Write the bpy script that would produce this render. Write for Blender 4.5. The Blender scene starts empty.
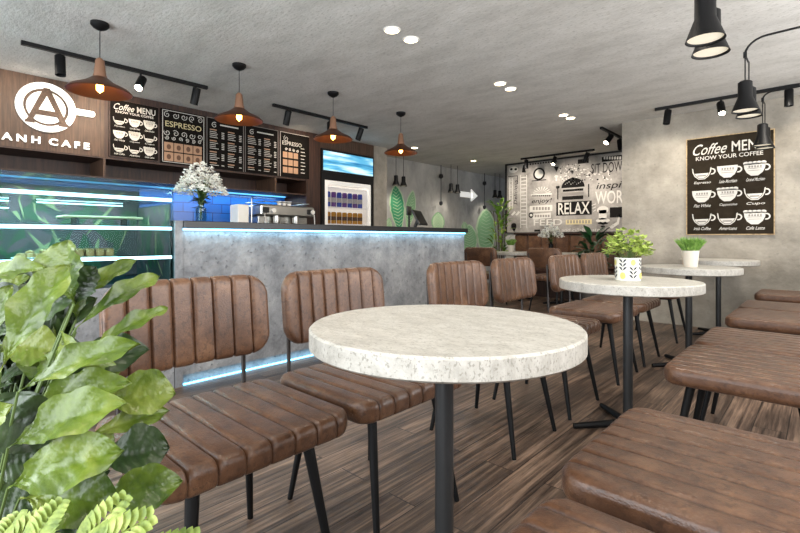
import bpy, math, random
from mathutils import Vector, Matrix, Euler
C = bpy.context.scene.collection
PI = math.pi
# ---------------------------------------------------------------- camera
F = Vector((-.678, .735, 0)).normalized()
R = Vector((.735, .678, 0)).normalized()
FX = 460.0; HY = 238.5; EYE = 1.0; CEIL = 2.44
cd = bpy.data.cameras.new('camera'); cam = bpy.data.objects.new('camera', cd); C.objects.link(cam)
cd.sensor_width = 36; cd.lens = FX / 800 * 36; cd.clip_start = .02
cd.shift_y = -(266.5 - HY) / 800
cam.location = (0, 0, EYE)
cam.rotation_euler = (PI / 2, 0, math.atan2(.678, .735))
sc = bpy.context.scene
sc.camera = cam
sc.view_settings.view_transform = 'Standard'; sc.view_settings.look = 'None'
sc.view_settings.gamma = 1; sc.view_settings.use_curve_mapping = False
sc.view_settings.exposure = 0.45
w = bpy.data.worlds.new('world'); sc.world = w; w.use_nodes = True
w.node_tree.nodes['Background'].inputs[0].default_value = (.75, .85, 1, 1)
w.node_tree.nodes['Background'].inputs[1].default_value = 1.2

def area(name, loc, rot, sx, sy, power, col, spread=PI):
    l = bpy.data.lights.new(name, 'AREA'); l.shape = 'RECTANGLE'; l.size = sx; l.size_y = sy
    l.energy = power; l.color = col; l.spread = spread
    o = bpy.data.objects.new(name, l); C.objects.link(o); o.location = loc; o.rotation_euler = rot
    return o
def spot(name, loc, target, power, col, size=1.6, blend=.7, r=.04):
    l = bpy.data.lights.new(name, 'SPOT'); l.energy = power; l.color = col; l.spot_size = size
    l.spot_blend = blend; l.shadow_soft_size = r
    o = bpy.data.objects.new(name, l); C.objects.link(o); o.location = loc
    o.rotation_euler = (Vector(target) - Vector(loc)).to_track_quat('-Z', 'Y').to_euler()
    return o
WARM = (1, .82, .62)
# daylight through the shop front windows (behind and to the right of the viewer)
area('daylight_front', (-1.7, -1.95, 1.35), (PI / 2, 0, 0), 5.4, 2.0, 165, (.93, .97, 1))  # front window light widened left to brighten the ceiling
area('daylight_side', (1.15, 2.6, 1.5), (PI / 2, 0, PI / 2), 5.6, 1.5, 105, (1, .97, .93))

def ray(px, py=HY):
    return F + R * ((px - 400) / FX) + Vector((0, 0, (HY - py) / FX))
def onX(px, py, X):
    r = ray(px, py); t = X / r.x
    return Vector((X, r.y * t, EYE + r.z * t))
def onY(px, py, Y):
    r = ray(px, py); t = Y / r.y
    return Vector((r.x * t, Y, EYE + r.z * t))
def onZ(px, py, Z):
    r = ray(px, py); t = (Z - EYE) / r.z
    return Vector((r.x * t, r.y * t, Z))
def atd(px, py, d):
    return Vector((0, 0, EYE)) + ray(px, py) * d

# ---------------------------------------------------------------- materials
M = {}
def lin(c):
    return tuple(((v / 255) / 12.92 if v / 255 <= .04045 else ((v / 255 + .055) / 1.055) ** 2.4) for v in c) + (1,)
def mat(name, col, rough=.5, metal=0, spec=.5, emit=None, es=0, trans=0, sss=0):
    m = bpy.data.materials.new(name); m.use_nodes = True
    b = m.node_tree.nodes['Principled BSDF']
    b.inputs['Base Color'].default_value = lin(col)
    b.inputs['Roughness'].default_value = rough; b.inputs['Metallic'].default_value = metal
    b.inputs['Specular IOR Level'].default_value = spec
    if emit: b.inputs['Emission Color'].default_value = lin(emit); b.inputs['Emission Strength'].default_value = es
    if trans: b.inputs['Transmission Weight'].default_value = trans
    M[name] = m
    return m
def nodes(m): return m.node_tree.nodes, m.node_tree.links, m.node_tree.nodes['Principled BSDF']
def noise_mix(name, cols, scale=5, detail=8, rough=.6, bump=.1, stretch=(1, 1, 1), speck=None, nrough=.65, bscale=None, obj=True, lo=.3, hi=.7):
    m = mat(name, cols[0], rough); n, l, b = nodes(m)
    tc = n.new('ShaderNodeTexCoord'); mp = n.new('ShaderNodeMapping'); mp.inputs['Scale'].default_value = stretch
    l.new(tc.outputs['Object'], mp.inputs[0])
    ns = n.new('ShaderNodeTexNoise'); ns.inputs['Scale'].default_value = scale; ns.inputs['Detail'].default_value = detail
    ns.inputs['Roughness'].default_value = nrough
    l.new(mp.outputs[0], ns.inputs['Vector'])
    r = n.new('ShaderNodeValToRGB'); e = r.color_ramp.elements
    e[0].position = lo; e[0].color = lin(cols[0]); e[1].position = hi; e[1].color = lin(cols[-1])
    for i, c in enumerate(cols[1:-1]):
        k = e.new(lo + (hi - lo) * (i + 1) / (len(cols) - 1)); k.color = lin(c)
    l.new(ns.outputs['Fac'], r.inputs[0]); out = r.outputs[0]
    if speck:
        s2 = n.new('ShaderNodeTexNoise'); s2.inputs['Scale'].default_value = speck[1]; s2.inputs['Detail'].default_value = 3
        l.new(mp.outputs[0], s2.inputs['Vector'])
        r2 = n.new('ShaderNodeValToRGB'); r2.color_ramp.elements[0].position = speck[2]; r2.color_ramp.elements[1].position = speck[2] + .08
        l.new(s2.outputs['Fac'], r2.inputs[0])
        mx = n.new('ShaderNodeMix'); mx.data_type = 'RGBA'
        mf = n.new('ShaderNodeMath'); mf.operation = 'MULTIPLY'; mf.inputs[1].default_value = speck[3]
        l.new(r2.outputs[0], mf.inputs[0]); l.new(mf.outputs[0], mx.inputs[0])
        l.new(out, mx.inputs[6]); mx.inputs[7].default_value = lin(speck[0]); out = mx.outputs[2]
    l.new(out, b.inputs['Base Color'])
    if bump:
        bs = n.new('ShaderNodeTexNoise'); bs.inputs['Scale'].default_value = bscale or scale * 4; bs.inputs['Detail'].default_value = 5
        l.new(mp.outputs[0], bs.inputs['Vector'])
        bm = n.new('ShaderNodeBump'); bm.inputs['Strength'].default_value = bump; bm.inputs['Distance'].default_value = .02
        l.new(bs.outputs['Fac'], bm.inputs['Height']); l.new(bm.outputs[0], b.inputs['Normal'])
    return m
noise_mix('ceiling_concrete', [(176, 173, 167), (200, 197, 191), (214, 211, 206)], 1.9, 12, .8, .22, stretch=(1, 2.2, 1), speck=((158, 154, 147), 34, .58, .6), nrough=.75, bscale=26)
noise_mix('wall_concrete', [(122, 116, 105), (150, 143, 131), (174, 166, 152)], 2.2, 12, .75, .35, nrough=.7, speck=((110, 106, 98), 30, .62, .4), bscale=20)
noise_mix('left_concrete', [(132, 131, 127), (166, 164, 159), (190, 187, 181)], 2.2, 12, .8, .3, nrough=.7, stretch=(1, 1, .6), bscale=16)
noise_mix('counter_concrete', [(84, 86, 90), (132, 133, 135), (168, 168, 167)], 3.4, 13, .7, .4, nrough=.75, speck=((74, 76, 80), 26, .62, .7), bscale=26)
noise_mix('table_stone', [(150, 146, 137), (178, 174, 165), (196, 193, 185)], 16, 12, .45, .15, nrough=.75, stretch=(1, 2, 1), speck=((112, 108, 98), 130, .56, .55), bscale=60)
noise_mix('dark_wood', [(30, 18, 13), (52, 32, 23), (70, 45, 33)], 6, 8, .5, .1, stretch=(6, 6, .5), nrough=.6)
noise_mix('sign_wood', [(44, 30, 21), (74, 53, 39), (94, 70, 53)], 8, 9, .55, .15, stretch=(7, 7, .5), nrough=.65)
noise_mix('poster_wood', [(32, 27, 20), (48, 41, 32)], 6, 8, .95, .0)
M['poster_wood'].node_tree.nodes['Principled BSDF'].inputs['Specular IOR Level'].default_value = .1
noise_mix('rust_edge', [(110, 82, 50), (186, 160, 120), (84, 62, 44)], 14, 8, .7, .05)
noise_mix('mural_board', [(96, 92, 87), (142, 137, 131), (172, 167, 160)], 3.0, 11, .7, .1, stretch=(1, 1, 2.5), nrough=.7)
noise_mix('leaf', [(50, 72, 18), (92, 112, 34), (134, 144, 66)], 7, 6, .34, .25, lo=.35, hi=.68)
noise_mix('leaf_dark', [(22, 38, 16), (42, 62, 26), (70, 92, 42)], 9, 5, .4, .12)
noise_mix('herb', [(88, 112, 36), (142, 162, 70), (186, 198, 110)], 30, 4, .5, 0)
noise_mix('herb_grass', [(70, 116, 40), (118, 158, 70), (160, 188, 100)], 30, 4, .5, 0)
noise_mix('broad_leaf', [(16, 46, 22), (30, 76, 36)], 10, 4, .4, 0)
noise_mix('shrub_leaf', [(40, 84, 30), (110, 150, 50), (196, 206, 90)], 5, 4, .5, 0)
for k in ('leaf', 'leaf_dark', 'herb', 'shrub_leaf'):
    n, l, b = nodes(M[k]); b.inputs['Subsurface Weight'].default_value = .12; b.inputs['Subsurface Radius'].default_value = (.02, .03, .01)
# leather
m = noise_mix('leather', [(58, 37, 26), (92, 63, 44), (128, 94, 68)], 7, 14, .30, .14, nrough=.78, speck=((52, 33, 23), 70, .55, .5), bscale=260)
nodes(m)[2].inputs['Specular IOR Level'].default_value = .5
nodes(m)[2].inputs['Sheen Weight'].default_value = .04
noise_mix('leather_dark', [(52, 30, 24), (78, 46, 36)], 8, 8, .5, .1)
# floor planks
m = mat('floor_planks', (100, 80, 66), .42); n, l, b = nodes(m)
tc = n.new('ShaderNodeTexCoord'); mp = n.new('ShaderNodeMapping'); mp.inputs['Rotation'].default_value = (0, 0, PI / 2)
l.new(tc.outputs['Object'], mp.inputs[0])
br = n.new('ShaderNodeTexBrick'); br.inputs['Scale'].default_value = 1; br.inputs['Brick Width'].default_value = 1.3
br.inputs['Row Height'].default_value = .14; br.inputs['Mortar Size'].default_value = .0022; br.inputs['Bias'].default_value = 0
br.offset = .37; br.inputs['Color1'].default_value = (0, 0, 0, 1); br.inputs['Color2'].default_value = (1, 1, 1, 1); br.inputs['Mortar'].default_value = (.5, .5, .5, 1)
l.new(mp.outputs[0], br.inputs['Vector'])
mp2 = n.new('ShaderNodeMapping'); mp2.inputs['Scale'].default_value = (48, 1.5, 1); l.new(tc.outputs['Object'], mp2.inputs[0])
ad = n.new('ShaderNodeVectorMath'); ad.operation = 'MULTIPLY_ADD'; l.new(br.outputs['Color'], ad.inputs[0]); ad.inputs[1].default_value = (7, 11, 3); l.new(mp2.outputs[0], ad.inputs[2])
gn = n.new('ShaderNodeTexNoise'); gn.inputs['Scale'].default_value = 1; gn.inputs['Detail'].default_value = 10; gn.inputs['Roughness'].default_value = .72; gn.inputs['Distortion'].default_value = .12
l.new(ad.outputs[0], gn.inputs['Vector'])
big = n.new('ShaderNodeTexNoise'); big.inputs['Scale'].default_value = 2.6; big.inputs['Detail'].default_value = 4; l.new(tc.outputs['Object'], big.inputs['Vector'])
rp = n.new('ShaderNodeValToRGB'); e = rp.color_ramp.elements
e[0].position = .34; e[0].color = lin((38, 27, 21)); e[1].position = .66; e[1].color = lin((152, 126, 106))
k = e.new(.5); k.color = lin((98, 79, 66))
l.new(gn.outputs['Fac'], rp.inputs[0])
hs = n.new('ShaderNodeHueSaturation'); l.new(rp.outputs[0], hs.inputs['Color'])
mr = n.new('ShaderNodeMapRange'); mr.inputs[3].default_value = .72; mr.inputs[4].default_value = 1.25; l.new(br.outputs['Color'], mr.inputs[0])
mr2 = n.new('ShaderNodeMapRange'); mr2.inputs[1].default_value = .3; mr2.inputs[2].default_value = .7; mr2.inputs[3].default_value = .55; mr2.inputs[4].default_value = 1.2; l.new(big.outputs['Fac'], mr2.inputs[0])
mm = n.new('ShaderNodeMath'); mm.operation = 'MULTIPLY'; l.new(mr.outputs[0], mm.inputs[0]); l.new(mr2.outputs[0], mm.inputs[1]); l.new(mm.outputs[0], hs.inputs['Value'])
mx = n.new('ShaderNodeMix'); mx.data_type = 'RGBA'; l.new(br.outputs['Fac'], mx.inputs[0]); l.new(hs.outputs[0], mx.inputs[6]); mx.inputs[7].default_value = lin((26, 19, 16))
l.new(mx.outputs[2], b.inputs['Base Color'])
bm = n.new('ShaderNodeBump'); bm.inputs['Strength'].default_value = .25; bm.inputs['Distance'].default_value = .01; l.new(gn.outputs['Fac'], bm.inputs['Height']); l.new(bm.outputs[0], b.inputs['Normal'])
# blue tiles
m = mat('blue_tile', (20, 60, 160), .2); n, l, b = nodes(m)
tc = n.new('ShaderNodeTexCoord'); mp = n.new('ShaderNodeMapping'); mp.inputs['Rotation'].default_value = (0, 0, 0)
sx = n.new('ShaderNodeSeparateXYZ'); cx = n.new('ShaderNodeCombineXYZ'); l.new(tc.outputs['Object'], sx.inputs[0]); l.new(sx.outputs[1], cx.inputs[0]); l.new(sx.outputs[2], cx.inputs[1])
br = n.new('ShaderNodeTexBrick'); br.inputs['Scale'].default_value = 1; br.inputs['Brick Width'].default_value = .24; br.inputs['Row Height'].default_value = .11
br.inputs['Mortar Size'].default_value = .004; br.inputs['Color1'].default_value = lin((26, 84, 160)); br.inputs['Color2'].default_value = lin((34, 102, 184)); br.inputs['Mortar'].default_value = lin((16, 34, 84))
l.new(cx.outputs[0], br.inputs['Vector']); l.new(br.outputs['Color'], b.inputs['Base Color'])
for a in [('black_metal', (12, 12, 13), .5, 0, .25), ('pole_metal', (40, 41, 42), .4, .1), ('steel', (190, 188, 182), .28, .9), ('tube_metal', (70, 66, 64), .3, .9)]:
    mat(*a)
mat('black_top', (32, 33, 35), .35); mat('black', (12, 12, 13), .4); mat('chalk_black', (24, 21, 19), .95, 0, .1); mat('white', (236, 233, 226), .5)
mat('cream', (214, 208, 190), .6); mat('chalk_white', (196, 192, 184), .8); mat('grey_ink', (126, 121, 116), .8); mat('dark_ink', (28, 26, 25), .95, 0, .1)
mat('gold_ink', (196, 182, 138), .7); mat('menu_tan', (168, 132, 104), .7); mat('sign_white', (250, 250, 246), .5, emit=(255, 252, 244), es=.35)
mat('pot_cream', (206, 198, 184), .5); mat('pot_white', (228, 226, 214), .35); mat('pot_navy', (32, 34, 46), .5); mat('pot_yellow', (206, 194, 110), .5)
mat('terracotta', (70, 66, 62), .7); mat('soil', (46, 34, 26), .9); mat('stem', (84, 104, 50), .6); mat('stem_brown', (84, 66, 46), .7)
mat('petal', (240, 240, 232), .6); mat('copper', (92, 58, 40), .38, .6); mat('neck_wood', (124, 90, 68), .6)
mat('bulb', (255, 190, 90), .4, emit=(255, 178, 84), es=14); mat('down_lens', (255, 250, 235), .4, emit=(255, 238, 204), es=2.2)
mat('spot_lens', (255, 250, 235), .4, emit=(255, 244, 226), es=16); mat('shade_lens', (235, 230, 215), .5, emit=(255, 240, 210), es=.28)
mat('led_cyan', (180, 230, 255), .4, emit=(110, 205, 255), es=3.2); mat('led_white', (220, 240, 255), .4, emit=(196, 240, 255), es=3)
mat('led_soft', (120, 190, 240), .4, emit=(90, 180, 240), es=1.2)
mat('lightbox', (120, 190, 230), .3); mat('mural_green', (136, 180, 134), .7); mat('mural_mint', (184, 206, 170), .7); mat('mural_emerald', (60, 148, 104), .7)
mat('reflection_ground', (58, 62, 60), .5); mat('reflected_leaf', (48, 78, 50), .5); mat('reflected_leaf_light', (150, 148, 104), .5); mat('reflected_brown', (96, 74, 78), .5); mat('case_body', (16, 42, 50), .4)  # all but the body paint leaf reflections in the case glass
mat('can_purple', (112, 70, 140), .35, .2); mat('can_blue', (60, 80, 170), .35, .2); mat('can_gold', (206, 150, 50), .35, .2); mat('can_dark', (96, 62, 30), .4)
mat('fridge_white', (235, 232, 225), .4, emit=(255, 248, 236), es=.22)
mat('bake', (170, 130, 80), .7); mat('bake_dark', (96, 66, 48), .7)
n, l, b = nodes(M['lightbox'])
tc = n.new('ShaderNodeTexCoord'); mp = n.new('ShaderNodeMapping'); mp.inputs['Scale'].default_value = (.8, 1, 9); mp.inputs['Rotation'].default_value = (.15, 0, 0); l.new(tc.outputs['Object'], mp.inputs[0])
ns = n.new('ShaderNodeTexNoise'); ns.inputs['Scale'].default_value = 1.6; ns.inputs['Detail'].default_value = 3; l.new(mp.outputs[0], ns.inputs[0])
rp = n.new('ShaderNodeValToRGB'); e = rp.color_ramp.elements; e[0].position = .35; e[0].color = lin((36, 110, 160)); e[1].position = .68; e[1].color = lin((210, 236, 240)); k = e.new(.5); k.color = lin((90, 170, 205))
l.new(ns.outputs['Fac'], rp.inputs[0]); l.new(rp.outputs[0], b.inputs['Emission Color']); b.inputs['Emission Strength'].default_value = .7; l.new(rp.outputs[0], b.inputs['Base Color'])
def glass(name, col, rough=.02, alpha=.18, ior=1.4):
    m = bpy.data.materials.new(name); m.use_nodes = True; n = m.node_tree.nodes; l = m.node_tree.links; n.clear()
    o = n.new('ShaderNodeOutputMaterial'); t = n.new('ShaderNodeBsdfTransparent'); t.inputs[0].default_value = lin(col)
    g = n.new('ShaderNodeBsdfGlossy'); g.inputs['Roughness'].default_value = rough; mx = n.new('ShaderNodeMixShader')
    fr = n.new('ShaderNodeFresnel'); fr.inputs[0].default_value = ior
    ma = n.new('ShaderNodeMath'); ma.operation = 'ADD'; ma.inputs[1].default_value = alpha; l.new(fr.outputs[0], ma.inputs[0])
    gm = n.new('ShaderNodeNewGeometry'); iv = n.new('ShaderNodeMath'); iv.operation = 'SUBTRACT'; iv.inputs[0].default_value = 1; l.new(gm.outputs['Backfacing'], iv.inputs[1])
    mu_ = n.new('ShaderNodeMath'); mu_.operation = 'MULTIPLY'; l.new(ma.outputs[0], mu_.inputs[0]); l.new(iv.outputs[0], mu_.inputs[1])
    l.new(mu_.outputs[0], mx.inputs[0]); l.new(t.outputs[0], mx.inputs[1]); l.new(g.outputs[0], mx.inputs[2]); l.new(mx.outputs[0], o.inputs[0]); M[name] = m
glass('case_glass', (226, 240, 241), alpha=-.0, ior=1.16); glass('clear_glass', (225, 235, 232), alpha=.03); glass('fridge_glass', (235, 235, 238), alpha=.0)

# ---------------------------------------------------------------- mesh helpers
class MB:
    def __init__(s): s.v = []; s.f = []
    def add(s, vs, fs):
        o = len(s.v); s.v += [tuple(p) for p in vs]; s.f += [tuple(i + o for i in f) for f in fs]; return s
    def box(s, x0, x1, y0, y1, z0, z1, bev=0):
        if x0 > x1: x0, x1 = x1, x0
        if y0 > y1: y0, y1 = y1, y0
        if z0 > z1: z0, z1 = z1, z0
        if bev:
            b = bev; P = []
            for (a, c) in ((z0, b), (z0 + b, 0), (z1 - b, 0), (z1, b)):
                X0, X1, Y0, Y1 = x0 + c, x1 - c, y0 + c, y1 - c
                P += [(X0 + b, Y0, a), (X1 - b, Y0, a), (X1, Y0 + b, a), (X1, Y1 - b, a), (X1 - b, Y1, a), (X0 + b, Y1, a), (X0, Y1 - b, a), (X0, Y0 + b, a)]
            f = [tuple(range(7, -1, -1)), tuple(range(24, 32))]
            for k in range(3):
                for i in range(8): j = (i + 1) % 8; f.append((k * 8 + i, k * 8 + j, k * 8 + 8 + j, k * 8 + 8 + i))
            return s.add(P, f)
        return s.add([(x0, y0, z0), (x1, y0, z0), (x1, y1, z0), (x0, y1, z0), (x0, y0, z1), (x1, y0, z1), (x1, y1, z1), (x0, y1, z1)],
                     [(3, 2, 1, 0), (4, 5, 6, 7), (0, 1, 5, 4), (1, 2, 6, 5), (2, 3, 7, 6), (3, 0, 4, 7)])
    def tube(s, pts, rad, n=10, cap=True):
        pts = [Vector(p) for p in pts]
        if not hasattr(rad, '__len__'): rad = [rad] * len(pts)
        vs = []; up = None
        for i, p in enumerate(pts):
            d = (pts[min(i + 1, len(pts) - 1)] - pts[max(i - 1, 0)]).normalized()
            if up is None:
                up = Vector((0, 0, 1)) if abs(d.z) < .9 else Vector((1, 0, 0))
            a = d.cross(up).normalized(); b = a.cross(d).normalized(); up = b
            for k in range(n):
                t = 2 * PI * k / n; vs.append(p + (a * math.cos(t) + b * math.sin(t)) * rad[i])
        fs = []
        for i in range(len(pts) - 1):
            for k in range(n):
                j = (k + 1) % n; fs.append((i * n + k, i * n + j, (i + 1) * n + j, (i + 1) * n + k))
        if cap: fs.append(tuple(range(n - 1, -1, -1))); fs.append(tuple((len(pts) - 1) * n + k for k in range(n)))
        return s.add(vs, fs)
    def lathe(s, prof, n=32, c=(0, 0, 0), mtx=None, cap=True):
        vs = []
        for (r, z) in prof:
            for k in range(n):
                t = 2 * PI * k / n; p = Vector((r * math.cos(t), r * math.sin(t), z))
                if mtx: p = mtx @ p
                vs.append(p + Vector(c))
        fs = []
        for i in range(len(prof) - 1):
            for k in range(n):
                j = (k + 1) % n; fs.append((i * n + k, i * n + j, (i + 1) * n + j, (i + 1) * n + k))
        if cap and prof[0][0] > 1e-6: fs.append(tuple(range(n - 1, -1, -1)))
        if cap and prof[-1][0] > 1e-6: fs.append(tuple((len(prof) - 1) * n + k for k in range(n)))
        return s.add(vs, fs)
    def poly(s, pts, z0=0, z1=.002):           # outline in local xy, given thickness
        n = len(pts); ar = sum(pts[i][0] * pts[(i + 1) % n][1] - pts[(i + 1) % n][0] * pts[i][1] for i in range(n))
        if ar < 0: pts = pts[::-1]
        vs = [(x, y, z0) for x, y in pts] + [(x, y, z1) for x, y in pts]
        fs = [tuple(range(n - 1, -1, -1)), tuple(range(n, 2 * n))] + [(i, (i + 1) % n, n + (i + 1) % n, n + i) for i in range(n)]
        return s.add(vs, fs)
    def ring(s, cx, cy, r0, r1, z0=0, z1=.002, a0=0, a1=2 * PI, n=40, sy=1):
        full = abs(a1 - a0 - 2 * PI) < 1e-6
        for i in range(n):
            t0 = a0 + (a1 - a0) * i / n; t1 = a0 + (a1 - a0) * (i + 1) / n
            q = [(cx + r * math.cos(t), cy + r * math.sin(t) * sy) for r, t in ((r0, t0), (r1, t0), (r1, t1), (r0, t1))]
            s.poly(q, z0, z1)
        return s
    def rect(s, x0, x1, y0, y1, z0=0, z1=.002): return s.box(x0, x1, y0, y1, z0, z1)
    def build(s, name, m, parent=None, smooth=40, loc=None):
        me = bpy.data.meshes.new(name); me.from_pydata(s.v, [], s.f); me.update()
        if isinstance(m, str): m = M[m]
        me.materials.append(m)
        if smooth:
            me.polygons.foreach_set('use_smooth', [True] * len(me.polygons)); me.set_sharp_from_angle(angle=math.radians(smooth))
        o = bpy.data.objects.new(name, me); C.objects.link(o)
        if parent: o.parent = parent
        if loc: o.location = loc
        return o
def ell(cx, cy, rx, ry, n=28, a0=0, a1=2 * PI):
    return [(cx + rx * math.cos(a0 + (a1 - a0) * i / n), cy + ry * math.sin(a0 + (a1 - a0) * i / n)) for i in range(n if abs(a1 - a0 - 2 * PI) < 1e-6 else n + 1)]
_tc = {}
def text(mb, body, x, y, w, h, z=.002, th=.0015, shear=0, bold=0, rot=0, centre=True):
    key = (body, bold)
    if key not in _tc:
        cu = bpy.data.curves.new('t', 'FONT'); cu.body = body; cu.resolution_u = 3; cu.offset = bold
        o = bpy.data.objects.new('t', cu); C.objects.link(o)
        bpy.context.view_layer.update()
        me = bpy.data.meshes.new_from_object(o.evaluated_get(bpy.context.evaluated_depsgraph_get()))
        vs = [v.co.copy() for v in me.vertices]; fs = [tuple(p.vertices) for p in me.polygons]
        bpy.data.objects.remove(o); bpy.data.curves.remove(cu); bpy.data.meshes.remove(me)
        _tc[key] = (vs, fs)
    vs, fs = _tc[key]
    x0 = min(v.x for v in vs); x1 = max(v.x for v in vs); y0 = min(v.y for v in vs); y1 = max(v.y for v in vs)
    out = []
    for v in vs:
        a = (v.x - x0) / (x1 - x0) * w - (w / 2 if centre else 0); b = (v.y - y0) / (y1 - y0) * h - h / 2
        a += b * shear
        out.append((x + a * math.cos(rot) - b * math.sin(rot), y + a * math.sin(rot) + b * math.cos(rot), z + th))
    mb.add(out, fs); return mb
def tag(o, label=None, cat=None, group=None, kind=None):
    if label: o['label'] = label
    if cat: o['category'] = cat
    if group: o['group'] = group
    if kind: o['kind'] = kind
    return o
def empty(name, loc=(0, 0, 0), rz=0, label=None, cat=None, group=None, rot=None):
    o = bpy.data.objects.new(name, None); C.objects.link(o); o.location = loc; o.rotation_euler = (0, 0, rz)
    if rot is not None: o.rotation_euler = rot
    o.empty_display_size = .05
    return tag(o, label, cat, group)
def dup(root, loc, rz=None, label=None, group=None):
    r = root.copy(); C.objects.link(r); r.location = loc
    if rz is not None: r.rotation_euler = (0, 0, rz)
    if label: r['label'] = label
    if group: r['group'] = group
    for ch in root.children:
        c = ch.copy(); C.objects.link(c); c.parent = r
        for g in ch.children: d = g.copy(); C.objects.link(d); d.parent = c
    return r
def struct(o): o['kind'] = 'structure'; return o
ROTL = Matrix(((0, 0, 1), (1, 0, 0), (0, 1, 0))).to_euler()      # board on a wall facing +X
ROTB = Matrix(((1, 0, 0), (0, 0, -1), (0, 1, 0))).to_euler()     # board on a wall facing -Y

# ---------------------------------------------------------------- the room
XL = -5.64; XW = -5.13; YB = 6.10; YM = 7.98; XC = -1.856; XR = 1.2; YF = -2.0
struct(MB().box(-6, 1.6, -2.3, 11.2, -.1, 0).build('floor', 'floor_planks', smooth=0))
struct(MB().box(-6, 1.6, -2.3, 11.2, CEIL, CEIL + .1).build('ceiling', 'ceiling_concrete', smooth=0))
struct(MB().box(XL - .15, XL, -2.3, 11.2, 0, CEIL).build('wall_left', 'left_concrete', smooth=0))
struct(MB().box(XC, 1.6, YB, YB + .15, 0, CEIL).box(XC, XC + .12, YB + .15, YM, 0, CEIL).build('wall_right', 'wall_concrete', smooth=0))
struct(MB().box(-4.56, XC, YM, YM + .14, 0, CEIL).build('wall_mural', 'left_concrete', smooth=0))
struct(MB().box(XL, 1.6, 11.0, 11.2, 0, CEIL).build('wall_back', 'left_concrete', smooth=0))
struct(MB().box(XL, XW, 4.965, 5.25, 0, CEIL).build('wall_pillar', 'wall_concrete', smooth=0))
# shop front behind the camera and side wall with window openings
struct(MB().box(XL, -4.5, YF - .15, YF, 0, CEIL).box(1.0, 1.6, YF - .15, YF, 0, CEIL).box(-4.5, 1.0, YF - .15, YF, 0, .3).box(-4.5, 1.0, YF - .15, YF, 2.36, CEIL).build('wall_front', 'wall_concrete', smooth=0))  # front opening stretched left so more light reaches the ceiling
struct(MB().box(XR, XR + .15, YF, -.3, 0, CEIL).box(XR, XR + .15, 5.5, YB, 0, CEIL).box(XR, XR + .15, -.3, 5.5, 0, .7).box(XR, XR + .15, -.3, 5.5, 2.3, CEIL).build('wall_side', 'wall_concrete', smooth=0))
def window(name, boxes):
    f = MB()
    for b in boxes: f.box(*b)
    struct(f.build(name, 'black_metal', smooth=0))
window('window_1', [(x - .025, x + .025, YF - .1, YF - .04, .3, 2.36) for x in (-4.475, -3.1, -1.75, -.4, .975)] + [(-4.5, 1, YF - .1, YF - .04, z, z + .05) for z in (.3, 2.31)])
window('window_2', [(XR + .05, XR + .1, y - .025, y + .025, .7, 2.3) for y in (-.275, 1.15, 2.6, 4.05, 5.475)] + [(XR + .05, XR + .1, -.3, 5.5, z, z + .05) for z in (.7, 2.25)])

# ---------------------------------------------------------------- service counter
ct = empty('service_counter', (-3.19, 1.24, 0), 0, 'long concrete bar counter with black worktop and blue light strips', 'counter')
L = 4.60 - 1.24
MB().box(-.08, 0, .05, L, .075, 1.07).box(-.68, -.08, L - .06, L, .0, 1.07).build('front_panel', 'counter_concrete', ct, 0)
MB().box(-.68, 0.006, 0, .05, 0, 1.12).build('end_panel', 'counter_concrete', ct, 0)
MB().box(-.1, -.035, .05, L - .02, 0, .075).build('plinth', 'counter_concrete', ct, 0)
MB().box(-.72, .03, .05, L + .04, 1.07, 1.12, .004).build('worktop', 'black_top', ct, 0)
MB().box(.0, .018, .05, L, 1.055, 1.069).build('upper_light_strip', 'led_cyan', ct, 0)
MB().box(-.034, -.012, .06, L, 0.001, .009).build('floor_light_strip', 'led_cyan', ct, 0)
area('counter_led', (-3.165, 2.95, 1.05), (0, 0, 0), .02, 3.3, 2.2, (.35, .75, 1))
area('plinth_led', (-3.196, 2.95, .03), (0, PI * .55, 0), .03, 3.3, .45, (.35, .75, 1))

# glass display case left of the counter
CY0 = -.7; CY1 = 1.235
cs = empty('display_case', (-3.19, CY0, 0), 0, 'glass fronted pastry display case with glowing shelf edges beside the counter', 'display case')
W = CY1 - CY0
MB().box(-.7, 0, 0, W, 0, .70).build('base', 'counter_concrete', cs, 0)
MB().box(-.7, -.66, 0, W, .70, 1.36).box(-.7, 0, 0, .03, .7, 1.36).box(-.66, -.0, .03, W, .70, .72).build('body', 'case_body', cs, 0)
gl = MB().box(-.012, -.004, .03, W, .70, 1.36).box(-.66, -.012, W - .012, W - .002, .72, 1.35).build('glass_front', 'case_glass', cs, 0)
MB().box(-.66, -.004, .03, W, 1.36, 1.366).build('glass_top', 'case_glass', cs, 0)
rnd = random.Random(4)
wp = MB().box(-.659, -.655, .03, W - .01, .72, 1.35).build('leaf_reflection_panel', 'reflection_ground', cs, 0)  # leaves reflected in the glass, painted as flat shapes on an added panel
reflections = {'reflected_leaf': MB(), 'reflected_leaf_light': MB(), 'reflected_brown': MB()}
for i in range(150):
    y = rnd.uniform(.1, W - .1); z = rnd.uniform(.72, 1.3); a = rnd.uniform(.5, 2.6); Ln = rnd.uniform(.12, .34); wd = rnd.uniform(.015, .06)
    k = rnd.choice(['reflected_leaf', 'reflected_leaf', 'reflected_leaf_light', 'reflected_brown'])
    if k == 'reflected_leaf_light': wd *= .3
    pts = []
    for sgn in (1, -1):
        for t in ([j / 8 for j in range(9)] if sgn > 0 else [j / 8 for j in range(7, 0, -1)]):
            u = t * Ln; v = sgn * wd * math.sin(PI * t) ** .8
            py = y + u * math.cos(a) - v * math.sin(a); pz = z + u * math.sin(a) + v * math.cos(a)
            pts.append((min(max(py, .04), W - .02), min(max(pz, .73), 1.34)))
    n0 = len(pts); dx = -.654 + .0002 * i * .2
    reflections[k].add([(dx + .001, p, q) for p, q in pts], [tuple(range(n0))])
sd = {k: MB() for k in reflections}
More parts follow.
